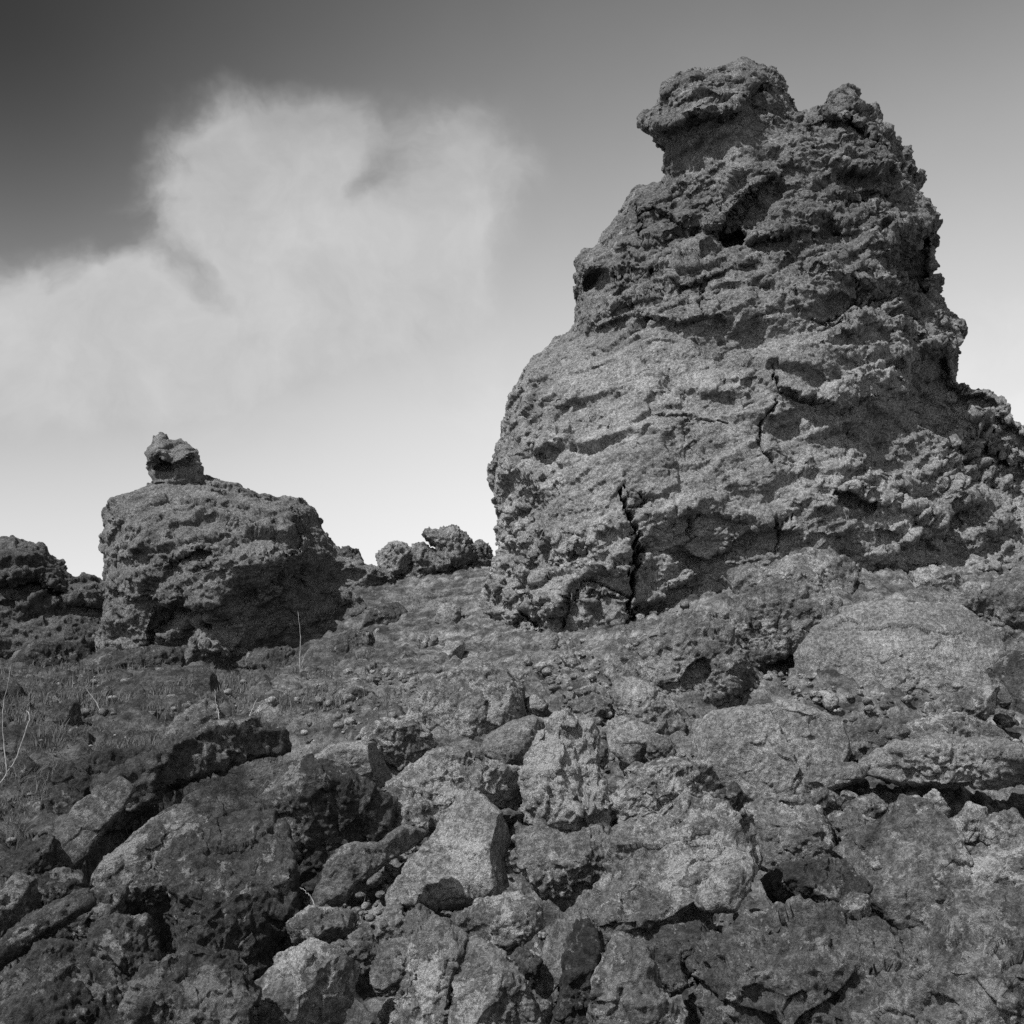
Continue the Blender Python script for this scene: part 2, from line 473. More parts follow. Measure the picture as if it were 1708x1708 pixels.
def mass(name, label, cat, outline, Y0, T, Wm, h, mat, dfun, amp=1.0, afun=None, levels=2, lean=None, yr=None, cracks=(), zmin=-1.5, seed=0, bedding=0.24):
    out = np.asarray(outline, float)
    x0, y0 = out.min(0) - 60; x1, y1 = out.max(0) + 60
    st = 3.0
    gxx = np.arange(x0, x1 + st, st); gyy = np.arange(y0, y1 + st, st)
    PX, PY = np.meshgrid(gxx, gyy, indexing='ij')
    s = poly_sdf(PX, PY, outline) * (Y0 / FPX)
    t = np.where(s > 0, T * np.sqrt(1 - (1 - np.clip(s / Wm, 0, 1)) ** 2), s * 2)
    D = dfun(PX, PY) * sstep(0, 0.35, s)
    A = (afun(PX, PY) if afun else np.ones_like(PX)) * amp
    EDG = 0.36 + 0.64 * sstep(0.1, 0.9, s)
    YC = np.full_like(PX, Y0) if lean is None else Y0 + lean(PX, PY)
    def samp(Mp, px, py):
        u = np.clip((px - x0) / st, 0, len(gxx) - 1.001); v = np.clip((py - y0) / st, 0, len(gyy) - 1.001)
        i = u.astype(int); j = v.astype(int); fu = u - i; fv = v - j
        return Mp[i, j] * (1 - fu) * (1 - fv) + Mp[i + 1, j] * fu * (1 - fv) + Mp[i, j + 1] * (1 - fu) * fv + Mp[i + 1, j + 1] * fu * fv
    ya, yb = yr if yr else (Y0 - T - 2.2, Y0 + T + 0.6)
    c = np.concatenate([P(out[:, 0], out[:, 1], ya), P(out[:, 0], out[:, 1], yb)])
    lo = c.min(0) - 3 * h; hi = c.max(0) + 3 * h; lo[1] = ya; hi[1] = yb; lo[2] = max(lo[2], zmin)
    n = np.ceil((hi - lo) / h).astype(int) + 1
    Fd = np.empty(tuple(n), F32)
    ax = lo[0] + np.arange(n[0]) * h; ay = lo[1] + np.arange(n[1]) * h; az = lo[2] + np.arange(n[2]) * h
    for j in range(n[1]):
        g = np.stack(np.broadcast_arrays(ax[:, None], ay[j], az[None, :]), -1)
        px, py = proj(g)
        yc = samp(YC, px, py); dd = samp(t, px, py)
        val = dd + np.where(ay[j] < yc, samp(D, px, py), 0) - np.abs(ay[j] - yc)
        outm = (px < x0) | (px > x1) | (py < y0) | (py > y1)
        Fd[:, j, :] = np.where(outm, -1, val)
    Fd[0] = -1; Fd[-1] = -1; Fd[:, 0] = -1; Fd[:, -1] = -1; Fd[:, :, 0] = -1; Fd[:, :, -1] = -1
    V, Fc = surface_nets(Fd, lo, h)
    V = lap(V, Fc, 1, 0.4)
    N = vnormals(V, Fc); px, py = proj(V); a = samp(A, px, py) * samp(EDG, px, py)
    q = strata(V)
    V = V + N * (a * (0.22 * fbm(q, 2.4, 2, seed) + 0.42 * chisel(q, 1.5, seed + 3) + 0.06 * billow(q, .8, seed + 4)))[:, None]
    for L in range(levels):
        V, Fc = subdiv(V, Fc); V = lap(V, Fc, 1, 0.5)
        N = vnormals(V, Fc); px, py = proj(V); a = samp(A, px, py) * (0.7 + 0.4 * samp(EDG, px, py)); q = strata(V, squeeze=1.6)
        if L == 0:
            wq = q + 0.10 * np.stack([perlin(V, .35, 1), perlin(V, .35, 2), perlin(V, .35, 3)], 1)
            lay = q[:, 2] / 1.15 + 0.55 * perlin(q, 2.2, seed + 21) + 0.12 * perlin(V, 0.5, seed + 22)
            li = np.floor(lay); fr = lay - li; hsh = np.abs(np.sin(li * 12.9898 + seed)) 
            bed = (fr ** 1.6 - .4) * (0.3 + 0.9 * hsh) * (0.35 + 0.65 * sstep(-.3, .3, perlin(V, 1.6, seed + 23)))
            V = V + N * (a * bedding * bed)[:, None]
            V = V + N * (a * (0.15 * chisel(wq, 0.55, seed + 7) + 0.02 * billow(q, 0.40, seed + 8) + 0.03 * ridge(q, 0.26, seed + 9)))[:, None]
        else:
            f1, f2, _ = voronoi(q, 0.42, seed + 2)
            crk = np.exp(-((f2 - f1) / 0.035) ** 2) * sstep(0.05, 0.35, perlin(V, 1.1, seed + 30))
            wq = q + 0.04 * np.stack([perlin(V, .12, 1), perlin(V, .12, 2), perlin(V, .12, 3)], 1)
            V = V + N * (a * (0.04 * chisel(wq, 0.2, seed + 13) + 0.012 * billow(q, 0.13, seed + 14) + 0.022 * perlin(V, 0.07, seed + 17)) - 0.05 * crk)[:, None]
    if len(cracks):
        px, py = proj(V); front = (V[:, 1] < samp(YC, px, py))
        wob = 7.0 * perlin(V, 0.5, 5) + 9.0 * chisel(V, 0.3, 6) + 3.0 * perlin(V, 0.1, 7)
        for line, w, dep in cracks:
            q = np.asarray(line, float)
            m = (px > q[:, 0].min() - 20) & (px < q[:, 0].max() + 20) & (py > q[:, 1].min() - 20) & (py < q[:, 1].max() + 20) & front
            ii = np.nonzero(m)[0]
            if len(ii) == 0: continue
            d, _, tt = stroke(px[ii] + wob[ii], py[ii] + wob[ii] * .6, line)
            ww = w * .62 * (0.35 + 1.3 * np.abs(perlin(V[ii], .3, 61)) + .5 * np.abs(perlin(V[ii], .1, 62))) * (0.2 + 1.3 * np.sqrt(np.clip(np.minimum(tt, 1 - tt) * 2, 0, 1)))
            k = dep * np.exp(-(d / ww) ** 2)
            V[ii, 1] += k
    base = [V[:, 0].mean(), Y0, max(zmin, V[:, 2].min())]
    o = mesh_obj(name, V, Fc, mat, loc=base)
    tag(o, label, cat)
    print(name, len(V), round(time.time() - T00, 1))
    return o

def blob(px, py, cx, cy, rx, ry, a, ang=0.0):
    c, s = math.cos(math.radians(ang)), math.sin(math.radians(ang))
    u = ((px - cx) * c + (py - cy) * s) / rx; v = (-(px - cx) * s + (py - cy) * c) / ry
    return a * np.exp(-(u * u + v * v))

def region(px, py, poly, a, soft=14):
    return a * sstep(-soft, soft, poly_sdf(px, py, poly))

SPIRE = [(815,1250),(812,1080),(808,1000),(822,955),(826,900),(831,850),(826,800),(830,750),(848,700),(858,650),(884,602),(920,575),(958,552),
 (963,510),(960,470),(963,432),(1000,408),(1030,370),(1050,338),(1065,318),(1108,310),(1116,290),(1110,262),(1114,243),(1095,228),(1072,215),(1070,203),(1082,192),
 (1100,180),(1106,150),(1130,122),(1160,111),(1188,118),(1212,112),(1240,99),(1262,110),(1298,122),(1312,148),(1330,180),(1352,188),(1372,185),(1388,163),
 (1410,151),(1438,168),(1455,195),(1490,225),(1500,245),(1520,265),(1535,300),(1532,325),(1552,350),(1560,385),(1556,420),(1560,490),(1575,520),
 (1607,540),(1600,570),(1590,600),(1594,634),(1620,650),(1642,648),(1668,664),(1678,690),(1702,710),(1760,745),(1860,800),(1980,870),(1980,1250)]

def spire_D(x, y):
    D = blob(x, y, 1080, 810, 270, 280, 1.2, -10)
    D += blob(x, y, 1350, 560, 230, 110, 0.5) + blob(x, y, 1400, 780, 170, 280, 1.0)
    D += sstep(480, 170, y) * 0.5
    D += sstep(560, 900, y) * 0.5 * sstep(1250, 950, x)
    D += blob(x, y, 1190, 150, 70, 40, 0.5)
    D += ledge(x, y, [(1078,215),(1105,225),(1150,190),(1200,188),(1240,175),(1262,140),(1300,150)], .5, 45, .55, 60)
    D += ledge(x, y, [(1340,215),(1370,200),(1420,195),(1450,225),(1500,260)], .35, 40, .4, 45)
    D += ledge(x, y, [(1035,365),(1090,345),(1140,372),(1200,378),(1235,330),(1330,270)], .5, 30, .4, 26)
    D += ledge(x, y, [(1000,415),(1100,402),(1190,392),(1230,372)], .25, 22, .3, 18)
    D += ledge(x, y, [(975,450),(1050,462),(1170,432),(1260,400),(1330,385)], .35, 22, .55, 20)
    D += ledge(x, y, [(990,522),(1080,497),(1180,462),(1290,425)], .25, 20, .3, 18)
    D += ledge(x, y, [(965,560),(1060,520),(1130,540),(1200,520)], .2, 18, .25, 30)
    D -= ledge(x, y, [(1150,575),(1220,608),(1300,600),(1390,555),(1490,505),(1560,505)], .45, 34, .25, 30)
    D += ledge(x, y, [(1290,640),(1330,655),(1400,672),(1470,665),(1530,640),(1590,610)], .22, 40, .22, 30)
    D += ledge(x, y, [(1385,830),(1420,815),(1480,838),(1560,862),(1640,850)], .35, 18, .3, 30)
    D += ledge(x, y, [(1075,850),(1180,862),(1290,868),(1370,850)], .12, 60, .1, 60)
    D += region(x, y, [(1492,412),(1525,385),(1575,372),(1575,500),(1500,496),(1470,455)], -2.1, 5)
    D += blob(x, y, 1455, 420, 40, 60, .45)
    D += region(x, y, [(1186,413),(1215,390),(1245,394),(1238,414),(1205,425)], -1.1, 4)
    D += region(x, y, [(1210,452),(1240,440),(1250,447),(1225,458)], -0.5, 4)
    D += region(x, y, [(968,480),(975,460),(1000,452),(1000,480),(975,492)], -1.1, 9)
    D += blob(x, y, 1240, 565, 95, 34, -0.75, 0)
    D += region(x, y, [(1285,705),(1330,680),(1510,690),(1580,760),(1560,830),(1390,805),(1310,775)], -0.28, 8)
    D += region(x, y, [(1530,585),(1620,585),(2000,800),(2000,900),(1700,860),(1585,780),(1520,690)], -2.1, 26)
    D += ledge(x, y, [(1560,735),(1610,720),(1680,760),(1760,800)], .4, 18, .5, 26)
    D += ledge(x, y, [(1580,790),(1640,790),(1700,830)], .3, 14, .4, 20)
    D += region(x, y, [(1065,890),(1200,900),(1345,880),(1345,960),(1200,1000),(1062,1040)], -0.1, 34)
    D -= sstep(860, 1010, y) * sstep(1050, 1100, x) * 0.2
    D += region(x, y, [(885,1000),(900,910),(960,870),(1052,852),(1058,1040),(880,1075)], 0.35, 10)
    D += ledge(x, y, [(870,1010),(905,965),(960,915),(985,900)], .25, 12, .3, 14)
    D += ledge(x, y, [(880,1050),(930,1010),(960,985),(1050,1000)], .25, 14, .3, 14)
    D += blob(x, y, 920, 1010, 34, 22, .35, -30)
    # fluted left flank
    D += sstep(960, 880, x) * sstep(560, 640, y) * 0.22 * np.sin((x * 0.9 - y * 0.35) / 9.0)
    D += region(x, y, [(858,650),(890,600),(960,555),(930,620),(880,680),(850,740)], -0.5, 10)
    return D
def spire_A(x, y):
    a = 0.50 + 0.30 * sstep(580, 480, y) + 0.25 * sstep(800, 880, y) + .25 * sstep(1280, 1420, x) + .4 * sstep(960, 880, x)
    a += blob(x, y, 1180, 140, 160, 60, .2) + blob(x, y, 1480, 290, 90, 140, .3)
    a -= blob(x, y, 1240, 225, 70, 40, .7)
    a += blob(x, y, 1660, 740, 120, 90, .6)
    a += blob(x, y, 1590, 560, 60, 60, .5)
    return np.clip(a, .3, 1.7)
SP_CR = [([(1035,805),(1042,845),(1060,880),(1064,920),(1056,960),(1052,1000),(1056,1035)], 6, 1.0),
 ([(1180,460),(1172,500),(1175,530)], 2.6, .2), ([(1430,455),(1434,495),(1412,530),(1380,542),(1350,530)], 3, .3),
 ([(1328,455),(1332,490),(1326,520)], 2.6, .2), ([(1500,497),(1460,500),(1432,515)], 3, .3),
 ([(1290,605),(1300,655),(1272,705),(1266,740),(1290,775)], 4, .3), ([(1300,655),(1350,672),(1390,670)], 3, .3),
 ([(1085,690),(1140,695),(1180,700),(1215,706)], 2.8, .18), ([(1070,825),(1080,838),(1045,850)], 2.6, .3),
 ([(1165,830),(1150,870),(1152,900)], 2.5, .2), ([(1318,850),(1305,885),(1292,925)], 3, .2),
 ([(960,985),(985,965),(1052,998)], 3, .3), ([(868,1020),(890,1040),(900,1080)], 4, .4), ([(965,985),(940,1020),(935,1060)], 3, .3),
 ([(1060,340),(1072,372),(1060,390)], 4, .3)]
spire = mass('lava_spire', 'towering pale grey lava spire with twin crusty peaks rising above the boulder slope', 'rock spire', SPIRE, 25.5, 3.3, 3.6, 0.085,
     M_SPIRE, spire_D, 1.0, spire_A, 2, cracks=SP_CR, yr=(18.2, 29.5), zmin=1.0,
     lean=lambda x, y: (-(y - 600) / 600) * 0.6)

BUTTE = [(150,1260),(160,1110),(172,1000),(178,940),(175,880),(179,829),(212,822),(236,812),(262,798),(330,800),(352,796),(372,806),(420,818),(460,830),(490,828),(515,845),(530,870),
 (546,903),(570,925),(610,940),(660,955),(665,1010),(620,1080),(600,1260)]
def butte_D(x, y):
    D = blob(x, y, 350, 930, 150, 90, .9)
    D += ledge(x, y, [(268,952),(300,925),(345,912),(350,925),(305,950)], .25, 14, .3, 14)
    D += region(x, y, [(400,990),(470,960),(560,935),(680,960),(640,1090),(420,1090)], -1.1, 34)
    D += region(x, y, [(262,1025),(300,1010),(345,1012),(352,1045),(330,1060),(280,1090),(240,1085)], -1.0, 9)
    D += region(x, y, [(305,1035),(340,1025),(352,1060),(380,1090),(345,1090),(320,1060)], 1.0, 8)
    D += ledge(x, y, [(185,835),(260,830),(330,815),(420,828),(500,850)], -.1, 10, .12, 16)
    D += ledge(x, y, [(175,985),(220,1000),(270,1012),(340,1010),(420,995)], .25, 40, .35, 40)
    D += ledge(x, y, [(190,930),(230,940),(262,925)], .2, 14, .25, 16)
    D += region(x, y, [(180,1050),(220,1040),(260,1070),(240,1120),(170,1110)], -.4, 20)
    return D
mass('lava_butte', 'squat flat-topped lava butte left of the tall spire, dark undercut on its right', 'rock butte', BUTTE, 27.0, 2.8, 2.6, 0.10, M_BUTTE,
     butte_D, 0.78, None, 2, cracks=[([(495,850),(500,900),(470,950)], 2.5, .2), ([(350,1120),(450,1122),(520,1115)], 2.5, .2)], yr=(21.5, 30.3), zmin=0.5, seed=5)

KNOB = [(252,812),(250,795),(247,775),(242,758),(244,746),(258,740),(262,728),(268,722),(276,734),(292,740),(302,736),(318,740),(332,750),(334,768),(340,785),(344,804),(345,815)]
def knob_D(x, y):
    return ledge(x, y, [(244,765),(270,762),(285,775),(315,762),(336,755)], .3, 14, .35, 16) + region(x, y, [(258,770),(285,770),(285,800),(255,800)], -.35, 5)
mass('balanced_lava_block', 'small jagged lava block perched on top of the left butte', 'rock block', KNOB, 26.6, 0.65, 0.7, 0.05, M_BUTTE, knob_D, 0.55, None, 1, yr=(25.0, 27.9), zmin=2, seed=9)

LEFTR = [(-260,1250),(-260,920),(-120,880),(-60,905),(0,900),(30,898),(52,906),(74,910),(82,930),(105,942),(120,962),(150,968),(160,966),(182,985),(200,1020),(225,1070),(240,1250)]
mass('lava_ridge', 'dark jagged lava ridge stepping down at the left edge behind the butte', 'rock ridge', LEFTR, 30.0, 2.4, 2.0, 0.12, M_DARKROCK,
     lambda x, y: ledge(x, y, [(-40,980),(60,960),(120,1000),(180,1010)], .5, 30, .5, 40), 0.9, None, 2, yr=(25.5, 33), zmin=0.5, seed=12)

SHELF = [(1290,1150),(1340,900),(1380,850),(1410,818),(1450,822),(1480,840),(1520,842),(1560,835),(1590,812),(1630,808),(1700,835),(1800,850),(1960,880),(1960,1150)]
def shelf_D(x, y):
    D = ledge(x, y, [(1500,860),(1560,868),(1640,862),(1720,880)], .3, 14, .25, 25)
    D += region(x, y, [(1610,960),(1640,900),(1690,880),(1710,930),(1660,960)], -.8, 6)
    D += ledge(x, y, [(1440,870),(1420,905),(1440,925)], .15, 10, .2, 14)
    D += region(x, y, [(1575,880),(1615,880),(1618,930),(1585,940)], .25, 6)
    D += region(x, y, [(1350,880),(1560,900),(1560,960),(1350,950)], -.4, 18)
    return D
mass('rock_shelf', 'broken rock shelf under the dark right-hand ridge, at the right foot of the spire', 'rock shelf', SHELF, 25.0, 2.4, 2.6, 0.09, M_SPIRE,
     shelf_D, 0.65, None, 2, cracks=[([(1575,875),(1580,930)], 3, .3)], yr=(20.8, 28), zmin=2, seed=19)

# ------------------------------------------------------------------ boulders
_CS = {}
def cubesphere(N):
    if N in _CS: return _CS[N]
    V = []; Fc = []
    t = np.tan(np.linspace(-1, 1, N + 1) * math.pi / 4)
    U, Wv = np.meshgrid(t, t, indexing='ij'); one = np.ones_like(U)
    for k, (a, b, c) in enumerate(((one, U, Wv), (-one, Wv, U), (Wv, one, U), (U, -one, Wv), (U, Wv, one), (Wv, U, -one))):
        V.append(np.stack([a, b, c], -1).reshape(-1, 3))
        i, j = np.meshgrid(np.arange(N), np.arange(N), indexing='ij'); n = N + 1; o = k * n * n
        Fc.append(np.stack([o + i * n + j, o + (i + 1) * n + j, o + (i + 1) * n + j + 1, o + i * n + j + 1], -1).reshape(-1, 4))
    V = np.concatenate(V); Fc = np.concatenate(Fc)
    key = np.round(V * 1e5).astype(np.int64); _, first, inv = np.unique(key, axis=0, return_index=True, return_inverse=True)
    V = V[first]; Fc = inv.ravel()[Fc]; V /= np.linalg.norm(V, axis=1)[:, None]
    _CS[N] = (V, Fc.astype(np.int32)); return _CS[N]

def radial(outl, th):
    c = outl.mean(0); best = np.zeros_like(th); dx, dy = np.cos(th), np.sin(th); n = len(outl)
    for k in range(n):
        a = outl[k]; e = outl[(k + 1) % n] - a
        den = dx * e[1] - dy * e[0]; den = np.where(np.abs(den) < 1e-9, 1e-9, den)
        t = (a[0] * e[1] - a[1] * e[0]) / den; s = (a[0] * dy - a[1] * dx) / den
        best = np.where((t > 0) & (s >= -1e-3) & (s <= 1.001), np.maximum(best, t), best)
    return best

def boulder(name, label, cat, outline, t=0.6, mat=None, rough=1.25, facets=7, p=3.8, dy=0.0, planes=(), seed=None, group=None, sink=0.0):
    q = np.asarray(outline, float)
    if name == 'rock_slab': p = max(p, 5)
    sd = int(abs(q[0, 0] * 7 + q[0, 1] * 13)) if seed is None else seed
    r = np.random.default_rng(sd)
    x = q[:, 0]; y = q[:, 1]; xx = np.roll(x, -1); yy = np.roll(y, -1); cr = x * yy - xx * y; A = cr.sum() / 2
    cx = ((x + xx) * cr).sum() / (6 * A); cy = ((y + yy) * cr).sum() / (6 * A)
    Y = hit(cx, min(cy, 1700)) if cy < 1705 else 6.0
    Y = Y + dy
    C = P(cx, cy, Y)
    cam = np.array([0, 0, CAMZ]); d = C - cam; dist = np.linalg.norm(d); e3 = -d / dist
    e1 = np.cross(e3, [0, 0, 1.0]); e1 = -e1 / np.linalg.norm(e1); e2 = np.cross(e3, e1)
    if e2[2] < 0: e2 = -e2
    if e1[0] < 0: e1 = -e1
    sc = dist / FPX / math.cos(math.atan(math.hypot(cx - 854, cy - 854) / FPX))
    ol = np.stack([(q[:, 0] - cx) * sc, -(q[:, 1] - cy) * sc], 1) * 1.06
    size = math.sqrt(abs(A)) * sc; T = t * size
    N = int(np.clip(math.sqrt(abs(A)) * 0.55, 18, 104))
    Dv, Fc = cubesphere(N)
    th = np.arctan2(Dv[:, 1], Dv[:, 0])
    tab = np.linspace(-math.pi, math.pi, 721); olc = ol
    rad = radial(olc, tab); rad = np.where(rad <= 0, np.median(rad[rad > 0]), rad)
    rad = (rad + np.roll(rad, 1) + np.roll(rad, -1)) / 3
    R = np.interp(th, tab, rad)
    rho = np.hypot(Dv[:, 0], Dv[:, 1]); w = np.abs(Dv[:, 2])
    rr = ((rho / R) ** p + (w / T) ** p) ** (-1 / p)
    pl = list(planes)
    for k in range(facets):
        a = r.uniform(0, 2 * math.pi); el = r.uniform(0.35, 1.3)
        n = np.array([math.cos(a) * math.cos(el), math.sin(a) * math.cos(el), math.sin(el) * (1 if r.random() < .85 else -1)])
        pl.append((n, r.uniform(0.64, 0.92) if abs(n[2]) > .5 else r.uniform(.9, .99)))
    # sharp bevel towards every outline edge so the block reads as broken rock
    for n, c in pl:
        n = np.asarray(n, float); n = n / np.linalg.norm(n)
        sup = (Dv @ n * rr).max(); dn = Dv @ n
        lim = np.where(dn > 0.05, c * sup / np.maximum(dn, .05), 1e9)
        rr = np.minimum(rr, lim)
    L = Dv * rr[:, None]
    V = C + L[:, :1] * e1 + L[:, 1:2] * e2 + L[:, 2:] * e3
    V[:, 2] -= sink
    flipped = np.dot(np.cross(e1, e2), e3) < 0
    Fq = Fc[:, ::-1] if flipped else Fc
    V = lap(V, Fq, 1, 0.35)
    Nn = vnormals(V, Fq)
    if ((V - C) * Nn).sum() < 0: Fq = Fq[:, ::-1]; Nn = -Nn
    k = min(size, 1.0) ** 0.8
    o = r.uniform(0, 60)
    wq = V + 0.05 * k * np.stack([perlin(V, 0.2 * k, o + 11), perlin(V, 0.2 * k, o + 12), perlin(V, 0.2 * k, o + 13)], 1)
    dsp = 0.05 * fbm(V, 0.75 * size, 2, o) * size + (0.02 + .03 * rough) * size * chisel(wq, 0.5 * size, o) + rough * (0.026 * k * chisel(wq, 0.17 * k, o + 2) + 0.022 * k * ridge(V, 0.30 * k, o + 3) + 0.022 * k * perlin(V, 0.10 * k, o + 5) + 0.013 * k * perlin(V, 0.045 * k, o + 8))
    V = V + Nn * dsp[:, None]
    ob = mesh_obj(name, V, Fq, mat or (M_BOULDER_L if 'lichen' in label or 'bright' in label else (M_BOULDER, M_BOULDER_B)[sd % 2]), loc=[C[0], C[1], V[:, 2].min()])
    tag(ob, label, cat, group)
    return ob, cx, cy, math.sqrt(abs(A))
S, D_, X_ = M_BOULDER_S, M_BOULDER_D, M_BOULDER_X
